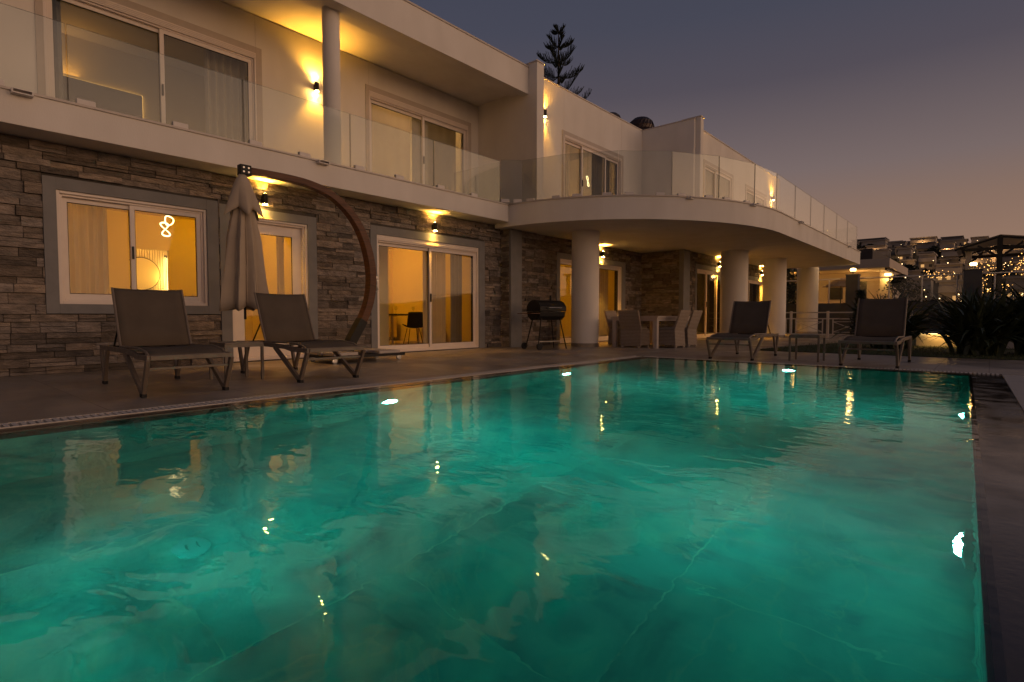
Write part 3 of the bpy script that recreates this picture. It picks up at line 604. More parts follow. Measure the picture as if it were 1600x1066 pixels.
# indoor table with chair
r = root('dining_table', 'dark topped dining table seen through the wide sliding door', 'table', (9.75, 12.3, .03))
m1 = MB(); m1.box(9.0, 12.1, .80, 10.65, 12.95, .84); m1.build('tabletop', 'black', r, bevel=.004)
for x, y in ((9.06, 12.16), (10.55, 12.16), (9.06, 12.9), (10.55, 12.9)): m1 = MB(); m1.box(x-.03, y-.03, .03, x+.03, y+.03, .80); m1.build('leg', 'table', r)
def shell_chair(x, y, rz, label):
    r = root('shell_chair', label, 'chair', (0, 0, 0), 'dark shell chairs at the indoor table'); m1 = MB(); rows = []
    for i in range(9):
        v = i/8; row = []
        for k in range(11):
            u = -1+2*k/10
            if v < .5: yy = -.22+v*.84; zz = .45+.05*u*u+.02*(1-v)
            else: yy = .20+.10*(v-.5)*2; zz = .47+(v-.5)*.84
            row.append((u*(.24-.03*v)*(1-.25*max(0, v-.7)), yy-.10*u*u*v, zz+.05*u*u*(1-v)))
        rows.append(row)
    m1.sheet(rows); m1.build('seat_shell', 'rubber', r, smooth=True, solid=.012)
    for a, b in ((-1, -1), (1, -1), (-1, 1), (1, 1)): m1 = MB(); m1.tube([(a*.13, b*.12, .45), (a*.21, b*.20, .03)], .010, 8); m1.build('leg', 'black', r)
    r.location = (x, y, .0); r.rotation_euler = (0, 0, rz); return r
shell_chair(9.45, 11.75, radians(160), 'dark shell chair in front of the indoor dining table')
r = root('sideboard', 'low pale sideboard against the back wall of the indoor dining room', 'sideboard', (11.3, 14.1, .03))
r.location.x = 9.7
m1 = MB(); m1.box(8.9, 13.85, .12, 10.5, 14.28, .80); m1.build('cabinet', 'roomfl', r, bevel=.004)
for x in (8.92, 9.72): m1 = MB(); m1.box(x, 13.83, .15, x+.76, 13.849, .77); m1.build('door', 'slat', r, bevel=.003)
for x, y in ((8.95, 13.9), (10.4, 13.9), (8.95, 14.2), (10.4, 14.2)): m1 = MB(); m1.box(x, y, .03, x+.05, y+.05, .12); m1.build('leg', 'black', r)
for k, (x, l) in enumerate(((9.3, 'left wine glass on the indoor dining table'), (9.9, 'right wine glass on the indoor dining table'))):
    m1 = MB(); m1.lathe((x, 12.3, .841), [(.035, 0), (.006, .006), (.004, .09), (.035, .13), (.04, .17), (.032, .21)], 20); tag(m1.build('wine_glass', 'pane', smooth=True), l, 'wine glass', 'wine glasses on the indoor table')

# ------------------------------------------------------------------ loungers and side tables
def make_lounger():
    r = root('sun_lounger', 'x', 'sun lounger', (0, 0, 0), 'sun loungers around the pool')
    # local: foot end at -y, centre between the legs at 0
    rail = [(-.98, .375), (-.60, .375), (-.42, .40), (0, .41), (.95, .41)]
    f = MB()
    for s in (-1, 1): f.tube([(s*.355, y, z) for y, z in rail], .017, flat=(.016, .025))
    f.box(-.343, -.995, .354, .343, -.965, .396); f.box(-.343, .93, .39, .343, .955, .43); f.box(-.343, -.94, .262, .343, -.915, .285)
    for y in (-.35, .3): f.box(-.343, y, .375, .343, y+.03, .392)
    f.build('frame', 'ltube', r, bevel=.003)
    for s in (-1, 1):
        for (y0, pts) in ((-.79, (((-.97, .36), 1), ((-.16, .395), 1))), (.78, (((.60, .40), 1), ((.90, .40), 1)))):
            l = MB()
            for (p, _) in pts: l.tube([(s*.362, p[0], p[1]), (s*.362, y0, .02)], .015, flat=(.016, .027), cap=True)
            lg = l.build('leg', 'ltube', r, bevel=.002)
            g = MB(); g.box(s*.362-.021, y0-.04, 0, s*.362+.021, y0+.04, .035); g.build('rubber_foot', 'rubber', lg, bevel=.004)
    seat = MB(); rows = []
    prof = [(-.90, .385), (-.80, .425), (-.55, .452), (-.1, .445), (.14, .442)]
    for y, z in prof: rows.append([(-.33+.66*k/8, y, z-.018*(1-((k-4)/4)**2)) for k in range(9)])
    seat.sheet(rows); seat.build('seat_sling', 'sling', r, smooth=True, solid=.005)
    sr = MB()
    for s in (-1, 1): sr.tube([(s*.335, y, z) for y, z in prof], .013, 8)
    sr.tube([(-.335, -.9, .385), (.335, -.9, .385)], .012, 8); sr.build('seat_frame', 'ltube', r, smooth=True)
    back = MB(); rows = []; bp = [(.15, .44), (.24, .62), (.33, .83), (.42, 1.02), (.445, 1.07)]
    for y, z in bp: rows.append([(-.33+.66*k/8, y+.03*(1-((k-4)/4)**2), z-(.012*(1-((k-4)/4)**2) if z > 1.05 else 0)) for k in range(9)])
    back.sheet(rows); bk = back.build('back_sling', 'sling', r, smooth=True, solid=.005)
    br = MB()
    for s in (-1, 1): br.tube([(s*.335, y, z) for y, z in [(.10, .43)]+bp], .013, 8)
    br.tube([(-.335, .305, .73), (-.2, .365, .73), (.2, .365, .73), (.335, .305, .73)], .010, 6)
    br.build('back_frame', 'ltube', r, smooth=True)
    st = MB()
    for s in (-1, 1): st.tube([(s*.30, .30, .74), (s*.30, .62, .42)], .010, 6)
    st.tube([(-.30, .62, .42), (.30, .62, .42)], .010, 6); st.build('back_support', 'black', r, smooth=True)
    return r
L0 = make_lounger()
for i, (x, y, a, l) in enumerate(((1.99, 6.74, -2, 'taupe mesh sun lounger in front of the left window'), (3.53, 6.75, -1, 'taupe mesh sun lounger in front of the closed umbrella'),
                                  (10.68, 3.49, -88, 'taupe mesh sun lounger past the far pool edge in front of the round columns'), (10.58, 1.38, -90, 'dark mesh sun lounger past the far pool edge in front of the bushes'))):
    o = L0 if i == 0 else copy_tree(L0); o.location = (x, y, 0); o.rotation_euler = (0, 0, radians(a)); o['label'] = l
def make_stable():
    r = root('side_table', 'x', 'side table', (0, 0, 0), 'low side tables between loungers')
    t = MB(); t.box(-.22, -.23, .435, .22, .23, .455); t.build('tabletop', 'ltube', r, bevel=.004)
    t = MB(); bars2 = [(-.225, -.235, .225, -.205), (-.225, .205, .225, .235), (-.225, -.205, -.195, .205), (.195, -.205, .225, .205)]
    for a in bars2: t.box(a[0], a[1], .40, a[2], a[3], .434)
    t.build('apron', 'ltube', r)
    for x in (-.21, .21):
        for y in (-.22, .22): t = MB(); t.box(x-.015, y-.015, 0, x+.015, y+.015, .399); t.build('leg', 'ltube', r, bevel=.002)
    return r
T0_ = make_stable(); T0_.location = (2.82, 6.86, 0); T0_['label'] = 'low square side table between the two left loungers'
T1_ = copy_tree(T0_); T1_.location = (10.48, 2.38, 0); T1_['label'] = 'low square side table between the two far loungers'

# ------------------------------------------------------------------ cantilever umbrella
UY = 8.3
r = root('cantilever_umbrella', 'closed beige cantilever umbrella on a curved wooden mast with wheeled base', 'umbrella', (5.35, UY, 0))
def bez(P, n):
    out = []
    for i in range(len(P)-1):
        p0 = P[max(i-1, 0)]; p1 = P[i]; p2 = P[i+1]; p3 = P[min(i+2, len(P)-1)]
        for k in range(n):
            t = k/n; out.append(tuple(.5*((2*p1[j])+(-p0[j]+p2[j])*t+(2*p0[j]-5*p1[j]+4*p2[j]-p3[j])*t*t+(-p0[j]+3*p1[j]-3*p2[j]+p3[j])*t**3) for j in range(len(p1))))
    return out+[tuple(P[-1])]
mp_ = bez([(3.60, 2.90), (4.24, 2.905), (4.68, 2.86), (5.05, 2.73), (5.40, 2.44), (5.63, 2.03), (5.74, 1.5), (5.68, 1.02), (5.50, .62), (5.33, .36)], 6)
mm_ = MB(); n_ = len(mp_); pts = [(x, UY, z) for x, z in mp_]
mm_.tube(pts, [.8+.35*min(1, i/n_*1.6) for i in range(n_)], flat=(.046, .054), up=(0, 1, 0)); mast = mm_.build('mast', 'wood', r, bevel=.006)
b = MB()
for i in (18, 26, 33, 40): x, z = mp_[min(i, n_-1)]; b.lathe((x+.055*min(1, i/30), UY, z+.05*max(0, 1-i/38)), [(.008, -.06), (.012, -.055), (.012, .055), (.008, .06)], 10, axis='y')
b.build('bolt', 'steel', mast)
b = MB(); b.box(3.50, UY-.06, 2.82, 3.66, UY+.06, 2.97); hb = b.build('hub_bracket', 'black', r, bevel=.008)
b = MB()
for x in (3.545, 3.615):
    for z in (2.865, 2.925): b.lathe((x, UY-.062, z), [(.013, 0), (.013, -.008)], 12, axis='y')
b.build('bolt', 'steel', hb)
b = MB(); b.tube([(5.545, UY, .70), (5.33, UY, .36), (5.22, UY, .12)], .07, flat=(.078, .082), up=(0, 1, 0)); b.build('mast_socket', 'black', r, bevel=.008)
b = MB(); b.tube([(5.80, UY-.03, 1.52), (5.86, UY-.03, 1.50), (5.87, UY-.03, 1.41), (5.80, UY-.03, 1.38), (5.87, UY-.03, 1.24), (5.82, UY-.03, 1.20)], .010, 8); b.lathe((5.80, UY-.02, 1.46), [(.045, -.02), (.05, 0), (.045, .02)], 20, axis='y'); b.build('crank', 'steel', r, smooth=True)
# base: platform with slabs and castors
b = MB(); b.box(4.72, 7.86, .10, 6.10, 8.68, .125); b.box(4.70, 7.84, .085, 6.12, 7.88, .13); b.box(4.70, 8.66, .085, 6.12, 8.70, .13); b.box(4.70, 7.88, .085, 4.74, 8.66, .13); b.box(6.08, 7.88, .085, 6.12, 8.66, .13); b.build('base_frame', 'black', r, bevel=.004)
for x0, y0 in ((5.62, 7.9), (5.62, 8.31), (4.76, 7.9), (4.76, 8.31)): b = MB(); b.box(x0, y0, .127, x0+.44, y0+.36, .175); b.build('base_slab', 'slabst', r, bevel=.006)
for x, y in ((6.05, 7.93), (4.78, 7.93), (6.05, 8.6), (4.78, 8.6)):
    b = MB(); b.lathe((x, y-.02, .045), [(.03, 0), (.045, .004), (.045, .036), (.03, .04)], 20, axis='y'); b.box(x-.02, y-.028, .04, x+.02, y+.028, .085); b.build('castor', ['steel'], r, smooth=True)
# folded canopy: cone of deep pleats plus a flounce near the top
cv = MB(); rows = []; CXu, CYu = 3.545, UY-.01; NP = 7; n_ = 128
for k in range(26):
    t = k/25; z = 2.84-t*1.93; R0 = .035+.155*min(1, t*2.1)**.9+.16*t**1.5; amp = .34+.16*t
    row = []
    for i in range(n_+1):
        a = 2*pi*i/n_; u_ = ((a+.35*sin(a+1.3)+.18*t)*NP/(2*pi)) % 1; w = (1-abs(2*u_-1))**1.0 if u_ > .12 else .24+u_*0; rr = R0*(1-amp*(1-w))*(1+.05*sin(3*a+4*t)) + .006*sin(a*17+t*9)*t
        row.append((CXu+rr*cos(a)*1.05, CYu+rr*sin(a)*.9, z-(.07*w*max(0, t-.9)*10 if k == 25 else 0)+.02*sin(a*3)*max(0, t-.8)*5))
    rows.append(row)
cv.sheet(rows); cv.build('canopy', 'canvas', r, smooth=True, solid=.004)
cv = MB(); rows = []
for k in range(9):
    t = k/8; z = 2.83-t*.50; R0 = .04+.235*t**.85; row = []
    for i in range(n_+1):
        a = 2*pi*i/n_; w = 1-abs(2*(((a+.25*sin(a+.7))*5/(2*pi)) % 1)-1); w = w**1.3; rr = R0*(1-.42*(1-w)*t); row.append((CXu+rr*cos(a)*1.08, CYu+rr*sin(a)*.95, z-.13*w*t))
    rows.append(row)
cv.sheet(rows); cv.build('vent_flap', 'canvas', r, smooth=True, solid=.004)
b = MB(); b.tube([(CXu, CYu, 2.85), (CXu, CYu, .72)], .018, 10); b.build('pole', 'black', r, smooth=True)

# ------------------------------------------------------------------ grill
r = root('barrel_grill', 'black barrel charcoal grill with wheels beside the thick round column', 'grill', (0, 0, 0))
G = [(.23*cos(a), .23*sin(a)) for a in [radians(22.5+45*k) for k in range(8)]]
def gT(a, b_, c): return (c, a, b_+.86)
lid = MB(); up = [(-.235, .0), (-.235, .10), (-.16, .20), (-.05, .245), (.05, .245), (.16, .20), (.235, .10), (.235, .0)]; lid.prism(up, -.37, .37, T=gT); lo = lid.build('lid', 'black', r, bevel=.012)
h = MB(); h.tube([(-.18, -.25, .93), (-.18, -.30, .935), (.18, -.30, .935), (.18, -.25, .93)], .012, 8); h.build('handle', 'steel', lo, smooth=True)
bo = MB(); bo.prism([(.225, -.012), (.20, -.12), (.10, -.20), (-.10, -.20), (-.20, -.12), (-.225, -.012)], -.36, .36, T=gT); bo.build('firebox', 'black', r, bevel=.01)
sh = MB()
for k in range(5): sh.box(-.62, -.24+k*.1, .80, -.38, -.16+k*.1, .815)
sh.build('side_shelf', 'wood', r)
for x in (-.27, .27):
    for y in (-.14, .14): b = MB(); b.tube([(x, y, .70), (x*1.5, y*1.5, .06 if x < 0 else 0)], .014, 8); b.build('leg', 'black', r, smooth=True)
for y in (-.26, .26): b = MB(); b.lathe((-.41, y, .075), [(.0, -.02), (.05, -.02), (.075, -.015), (.075, .015), (.05, .02), (0, .02)], 24, axis='y'); b.build('wheel', 'rubber', r, smooth=True)
b = MB(); b.box(-.38, -.17, .17, .38, .17, .18); b.build('bottom_shelf', 'steel', r)
b = MB(); b.tube([(.12, 0, 1.10), (.12, 0, 1.22)], .022, 10); b.build('chimney', 'black', r, smooth=True)
r.location = (10.42, 7.98, 0); r.rotation_euler = (0, 0, radians(-12)); r.scale = (1.08, 1.08, 1.04)

# ------------------------------------------------------------------ wicker dining set
r = root('garden_table', 'pale rectangular garden dining table under the curved balcony', 'table', (13.35, 6.65, 0))
b = MB(); b.box(12.2, 6.0, .74, 14.4, 7.3, .78); b.box(12.24, 6.04, .66, 14.36, 7.26, .74); b.build('tabletop', 'table', r, bevel=.006)
for x in (12.24, 14.26):
    for y in (6.04, 7.16): b = MB(); b.box(x, y, 0, x+.10, y+.10, .66); b.build('leg', 'table', r, bevel=.004)
def make_wchair():
    r = root('wicker_chair', 'x', 'chair', (0, 0, 0), 'wicker dining chairs on the terrace')
    w = .28; prof = [(.24, .0), (.20, .42), (.27, .62), (.38, .93), (.34, .94), (.23, .64), (.16, .46)]
    s = MB(); s.prism([(.24, .04), (.215, .44), (.27, .60), (.375, .92), (.335, .93), (.225, .62), (.165, .45), (.19, .04)], -w, w, T=lambda a, b_, c: (c, a, b_)); s.build('backrest', 'wicker', r, bevel=.012)
    s = MB(); s.box(-w, -.27, .36, w, .19, .45); s.build('seat', 'wicker', r, bevel=.015)
    s = MB(); s.box(-w, -.265, .07, -w+.02, .19, .36); s.box(w-.02, -.265, .07, w, .19, .36); s.box(-w+.02, -.265, .07, w-.02, -.245, .36); s.build('skirt', 'wicker', r)
    for x in (-.225, .225):
        for y in (-.24, .215): s = MB(); s.box(x-.022, y-.022, 0, x+.022, y+.022, .09); s.build('leg', 'table', r)
    s = MB(); s.box(-.22, -.25, .452, .22, .15, .50); s.build('cushion', 'canvas', r, bevel=.02)
    return r
C0 = make_wchair()
for i, (x, y, a, l) in enumerate(((12.38, 6.70, 90, 'wicker chair at the near end of the garden table, its back to the grill'), (12.95, 6.0, 180, 'first wicker chair on the pool side of the garden table'), (13.65, 5.98, 180, 'second wicker chair on the pool side of the garden table'),
                                  (12.85, 7.35, 0, 'first wicker chair on the wall side of the garden table'), (13.6, 7.35, 0, 'second wicker chair on the wall side of the garden table'))):
    o = C0 if i == 0 else copy_tree(C0); o.location = (x, y, 0); o.rotation_euler = (0, 0, radians(a)); o['label'] = l

# ------------------------------------------------------------------ garden
mb = MB(); lawn = [(13.05, -5.5), (13.05, 3.6), (13.5, 4.05), (15.2, 3.85), (17.4, 3.45), (20, 3.2), (22.6, 3.0), (27.8, 3.0), (27.8, -5.5)]
mb.prism(lawn, -.2, .012); mb.build('lawn', 'turf', kind='structure')
mb = MB(); rn = random.Random(4)
def inside(x, y): return 13.07 < x < 27.7 and -5.4 < y < (3.6+(x-13.05) if x < 13.5 else 4.05-(x-13.5)*.11)
for _ in range(15000):
    x = 13.06+(rn.random()**1.6)*12; y = rn.uniform(-3.5, 4.05)
    if not inside(x, y): continue
    a = rn.uniform(0, pi); h = rn.uniform(.025, .06); w = .004; dx, dy = cos(a)*w, sin(a)*w; lx, ly = rn.uniform(-.02, .02), rn.uniform(-.02, .02)
    mb.add([(x-dx, y-dy, .01), (x+dx, y+dy, .01), (x+lx, y+ly, .01+h)], [(0, 1, 2)])
mb.keep = True; tag(mb.build('grass', 'grass'), 'short dark lawn grass beyond the far paving', 'grass', kind='stuff')
def blade_bush(name, label, x, y, h, n, seed, spread=1., w=.026, mat='leaf', group=None):
    rn = random.Random(seed); r = root(name, label, 'shrub', (x, y, 0), group); mb = MB(); mb.keep = True
    for _ in range(n):
        a = rn.uniform(0, 2*pi); L_ = h*rn.uniform(.6, 1.12); tilt = rn.uniform(.05, 1.0)*spread; dr = rn.uniform(.3, 1.3); bx = x+rn.gauss(0, .09*h); by = y+rn.gauss(0, .09*h)
        pts = []; px, pz, ang = 0., 0., tilt*.55
        for k in range(7):
            pts.append((px, pz)); px += L_/6*sin(ang); pz += L_/6*cos(ang); ang += dr*.26
        tw = rn.uniform(-.5, .5); rows = []
        for k, (q, z) in enumerate(pts):
            ww = w*h*(.55+.8*sin(pi*min(1, k/6*.8+.15)))*(1-(k/6)**4*.95); sx, sy = -sin(a+tw), cos(a+tw)
            cx_, cy_ = bx+q*cos(a), by+q*sin(a); rows.append([(cx_-sx*ww, cy_-sy*ww, z+.3*ww), (cx_, cy_, z), (cx_+sx*ww, cy_+sy*ww, z+.3*ww)])
        mb.sheet(rows)
    mb.build('leaves', mat, r); s = MB(); s.tube([(x, y, 0), (x, y, .25*h)], .05, 8); s.build('stem', 'bark', r); return r
g_ = 'strap leaved shrubs behind the far loungers'
blade_bush('flax_shrub', 'largest spiky strap leaved shrub at the right edge beyond the pool', 14.35, .12, 1.45, 330, 3, 1.25, group=g_)
blade_bush('flax_shrub', 'strap leaved shrub directly behind the right lounger back', 15.9, 1.8, 1.5, 240, 5, 1.15, group=g_)
blade_bush('flax_shrub', 'tall strap leaved shrub by the right pillar', 17.9, .35, 1.65, 190, 8, 1.0, group=g_)
blade_bush('flax_shrub', 'strap leaved shrub cut by the right edge of the photo', 14.8, -.75, 1.7, 240, 11, 1.0, group=g_)
def leafy(name, label, cat, x, y, z0, h, rx, n, seed, mat='leafd', s=.05, shape='cone', group=None, trunk=.05):
    rn = random.Random(seed); r = root(name, label, cat, (x, y, 0), group); mb = MB(); mb.keep = True
    cl = [(rn.uniform(-1, 1), rn.uniform(-1, 1), rn.random()) for _ in range(18)]
    for _ in range(n):
        c = rn.choice(cl); t = min(1, max(0, c[2]+rn.gauss(0, .11))); R_ = rx*((1-t*.75) if shape == 'cone' else sqrt(max(.05, 1-(2*t-1)**2)))
        px = x+R_*(c[0]*.6+rn.gauss(0, .28)); py = y+R_*(c[1]*.6+rn.gauss(0, .28)); pz = z0+h*t
        a = Vector((rn.gauss(0, 1), rn.gauss(0, 1), rn.gauss(0, 1))).normalized(); b_ = a.orthogonal().normalized(); c_ = a.cross(b_); q = s*rn.uniform(.6, 1.4); P = Vector((px, py, pz))
        mb.add([P-b_*q, P-c_*q*.45, P+b_*q, P+c_*q*.45], [(0, 1, 2, 3)])
    mb.build('crown', mat, r); t_ = MB(); t_.tube([(x, y, 0), (x+.02, y, z0+h*.6)], [trunk, trunk*.4], 8); t_.build('trunk', 'bark', r, smooth=True); return r
leafy('conifer_shrub', 'narrow dark conifer shrub in front of the left lantern pillar', 'shrub', 19.6, 3.0, .05, 1.5, .32, 3800, 21, s=.045)
leafy('hedge_tree', 'dark tree showing between the third and fourth round columns', 'tree', 33, 9.2, .3, 5.5, 1.6, 7000, 23, s=.10, shape='ball')
leafy('hedge_tree', 'dark bush behind the grey wall near the left lantern pillar', 'tree', 31.5, 3.2, .2, 2.5, 1.0, 3000, 24, s=.07, shape='ball')
# low lit planter wall
r = root('planter_wall', 'low white planter wall lit by a warm strip under its cap', 'planter', (17.6, .95, 0))
b = MB(); b.box(17.6, -2.2, 0, 17.8, 1.45, .34); b.build('wall', 'white', r); b = MB(); b.box(17.52, -2.3, .34, 17.86, 1.5, .385); b.build('cap', 'white', r, bevel=.005)
b = MB(); b.box(17.555, .55, .325, 17.575, 1.35, .338); b.build('light_strip', 'Llow', r); light('AREA', r, (-.08, .0, .31), 4.0, (1, .5, .1), .5, (0, 0, 0))
b = MB()
rn = random.Random(9)
b.lathe((15.35, -.95, 0), [(.42, 0), (.46, .12), (.40, .26), (.25, .36), (.0, .38)], 14)
b.v = [(x+rn.uniform(-.04, .04), y+rn.uniform(-.04, .04), max(0, z+rn.uniform(-.03, .03))) for x, y, z in b.v]
tag(b.build('garden_rock', 'paving', smooth=True), 'pale rounded boulder at the right edge under the shrubs', 'rock')
# white cross-braced fence
r = root('white_fence', 'white cross braced fence behind the far columns', 'fence', (23, 4, 0))
y = 2.05; k = 0
while y < 7.3:
    b = MB(); b.box(22.96, y-.04, 0, 23.04, y+.04, .98); b.build('post', 'white', r, bevel=.004)
    if y < 6.6:
        y2 = y+1.25; f = MB()
        for z in (.12, .70, .93): f.box(22.98, y+.04, z-.022, 23.02, y2-.04, z+.022)
        for y_ in (y+.17, y2-.17): f.box(22.982, y_-.018, .142, 23.018, y_+.018, .678)
        f.box(22.984, y+.19, .58, 23.016, y2-.19, .60); f.box(22.984, y+.19, .20, 23.016, y2-.19, .22)
        f.tube([(22.995, y+.19, .22), (22.995, y2-.19, .58)], .02, flat=(.012, .014), up=(1, 0, 0)); f.tube([(23.008, y+.19, .58), (23.008, y2-.19, .22)], .02, flat=(.012, .014), up=(1, 0, 0))
        f.build('fence_panel', 'white', r)
    y += 1.25
# grey garden wall with railing, pillars with lanterns
b = MB(); b.box(28, -14, -.2, 28.25, 9.0, 1.38); tag(b.build('garden_wall', 'greyw', bevel=.005), 'long grey garden wall behind the lawn', 'wall')
r = root('glass_railing', 'metal framed glass railing on the grey garden wall', 'railing', (28.12, 0, 1.38))
y = -13.5; i = 0
while y < 8.9:
    b = MB(); b.tube([(28.12, y, 1.38), (28.12, y, 2.42)], .028, 8); b.build('post', 'clamp', r, smooth=True)
    if y < 7.8: b = MB(); b.box(28.115, y+.06, 1.46, 28.125, y+1.06, 2.34); b.build('glass_panel', 'pane', r)
    y += 1.12
b = MB(); b.tube([(28.12, -13.6, 2.45), (28.12, 8.95, 2.45)], .028, 8); b.build('handrail', 'clamp', r, smooth=True)
def pillar(y, w, label, l2):
    b = MB(); b.box(27.86, y-w/2, 0, 27.86+w, y+w/2, 2.58); b.box(27.84, y-w/2-.02, 2.58, 27.88+w, y+w/2+.02, 2.63); tag(b.build('garden_pillar', 'greyw', bevel=.006), label, 'pillar', 'grey lantern pillars')
    r = root('pillar_lantern', l2, 'lantern', (27.86+w/2, y, 2.63), 'lanterns on the grey pillars'); c = (27.86+w/2, y, 2.63)
    b = MB(); b.lathe(c, [(.05, 0), (.03, .03), (.03, .10), (.09, .13)], 16); b.build('base', 'black', r, smooth=True)
    b = MB(); b.lathe(c, [(.08, .13), (.115, .17), (.12, .22), (.09, .26), (0, .28)], 20); b.build('globe', 'Lglobe', r, smooth=True)
    light('POINT', r, (-.25, 0, .2), 12, (1, .55, .15), .1)
pillar(4.62, .46, 'grey pillar left of the two, behind the conifer shrub', 'glowing lantern on the left grey pillar')
pillar(.58, .56, 'grey pillar behind the spiky shrubs on the right', 'glowing lantern on the right grey pillar')

# ------------------------------------------------------------------ neighbour house with lit terrace
r = root('neighbour_house', 'flat roofed neighbour building with an orange lit terrace', 'house', (38, 9, 0))
b = MB(); b.box(37.0, 4.35, 3.55, 46, 16, 4.05); b.build('roof', 'nbw', r); b = MB(); b.box(38.0, 5.3, 4.05, 45, 15, 4.75); b.build('upper_roof', 'roofd', r)
b = MB(); b.box(40.5, 5.2, 0, 40.8, 15.5, 3.55); b.box(40.2, 4.5, 0, 44, 5.2, 3.55); b.build('wall', 'nbw', r)
b = MB(); b.box(36.5, 4.3, 1.35, 46, 16, 1.5); b.build('terrace_floor', 'nbw', r)
for y in (8.35, 12): b = MB(); b.box(37.2, y-.28, 1.5, 37.7, y+.28, 3.55); b.build('pillar', 'nbw', r)
for y in (5.9, 7.2, 9.6): b = MB(); b.box(40.44, y, 1.9, 40.5, y+.8, 3.0); w = b.build('window', 'fwin', r)
b = MB(); b.box(37.4, 4.5, 3.42, 40.4, 4.6, 3.54); b.build('beam', 'nbg', r)
light('POINT', r, (-.1, .2, 2.9), 55, (1, .50, .10), .3); light('POINT', r, (1.0, -3.0, 3.1), 30, (1, .5, .12), .2)
b = MB(); b.box(40.1, 4.62, 3.28, 40.19, 4.95, 3.40); b.build('lamp', 'Lfarb', r); light('POINT', r, (2.02, -4.2, 3.0), 22, (1, .6, .15), .1)
r2 = root('terrace_parasol', 'closed looking conical parasol on the lit neighbour terrace', 'parasol', (38.2, 6.9, 1.5)); b = MB(); b.lathe((38.2, 6.9, 2.6), [(1.05, 0), (.5, .33), (.0, .55)], 8); b.build('canopy', 'canvas', r2)
b = MB(); b.tube([(38.2, 6.9, 1.5), (38.2, 6.9, 3.1)], .03, 8); b.build('pole', 'black', r2)

# ------------------------------------------------------------------ pergola with string lights
r = root('pergola', 'dark timber pergola with pale canvas roof beyond the garden wall', 'pergola', (31, 0, 0))
for x, y, m_ in ((30.6, .80, 'table'), (33.8, .9, 'wood'), (30.6, -3.2, 'black'), (33.8, -3.2, 'black')): b = MB(); b.box(x-.10, y-.10, 0, x+.10, y+.10, 3.65); b.build('post', m_, r)
b = MB(); b.box(30.08, -.28, 0, 30.28, -.10, 4.0); b.build('post', 'black', r)
b = MB()
for x in (30.2, 33.8): b.tube([(x, 1.25, 3.60), (x, -.20, 4.05), (x, -1.2, 3.88), (x, -3.4, 4.6)], .05, flat=(.035, .05), up=(1, 0, 0))
for x in (30.2, 33.8): b.box(x-.05, -3.3, 3.52, x+.05, 1.0, 3.64)
for y, z in ((1.0, 3.66), (-.19, 4.06), (-1.2, 3.9), (-3.2, 4.5)): b.box(30.1, y-.05, z-.06, 34, y+.05, z+.04)
b.tube([(30.2, -.2, 3.2), (30.2, .5, 3.72)], .05, flat=(.04, .045), up=(1, 0, 0)); b.tube([(30.2, -.2, 3.2), (30.2, -.9, 3.8)], .05, flat=(.04, .045), up=(1, 0, 0)); b.tube([(30.5, .8, 3.0), (30.5, .3, 3.5)], .05, flat=(.04, .045), up=(1, 0, 0))
b.build('beam', 'black', r)
b = MB(); b.sheet([[(30.15, y, z+.08), (33.9, y, z+.08)] for y, z in ((1.25, 3.60), (-.20, 4.05), (-1.2, 3.88), (-3.4, 4.6))]); b.build('canvas_roof', 'awning', r, solid=.01)
bulb = MB(); bulb.lathe((0, 0, 0), [(0, -.014), (.013, -.008), (.014, .005), (0, .014)], 6); bo_ = bulb.build('bulb', 'Lstring'); bulb_me = bo_.data; D.objects.remove(bo_)
def strings(label, pts, x0):
    r = root('string_lights', label, 'string lights', pts[0]); w = MB(); w.tube(pts[::4]+[pts[-1]], .004, 4); w.build('cable', 'black', r)
    for p in pts: o = D.objects.new('bulb', bulb_me); COL.objects.link(o); o.parent = r; o.location = Vector(p)-Vector(pts[0]); sc_ = random.uniform(.7, 1.5); o.scale = (sc_,)*3
rn = random.Random(12)
strings('dense curtain of warm string lights in the pergola at the right edge', [(32.5+rn.uniform(-.6, .6), -.55-rn.random()*1.5, 3.5-rn.random()*.95) for _ in range(95)], 0)
strings('warm string lights hanging below the left beam of the pergola', [(33.5+rn.uniform(-.5, .5), 2.6-rn.random()*1.2, 3.0-rn.random()*.35) for _ in range(40)], 0)
strings('string lights wound round a trunk between the pergola posts', [(32+.12*sin(k*1.3), .42-.0*k+.16*cos(k*1.3)-k*.004, 1.5+k*.042) for k in range(44)], 0)
strings('string lights low behind the railing by the right pillar', [(31+rn.uniform(-.4, .4), -.25+rn.uniform(-.4, .45), 1.65+rn.random()*.5) for _ in range(24)], 0)
strings('scattered string lights between the pergola posts', [(33+rn.uniform(-.5, .5), -.1+rn.uniform(-.8, .9), 2.6+rn.random()*.5) for _ in range(34)], 0)
blade_bush('garden_palm', 'dark palm like shrub under the pergola', 31.4, -2.3, 3.0, 120, 31, 1.3, .02, 'leafd')

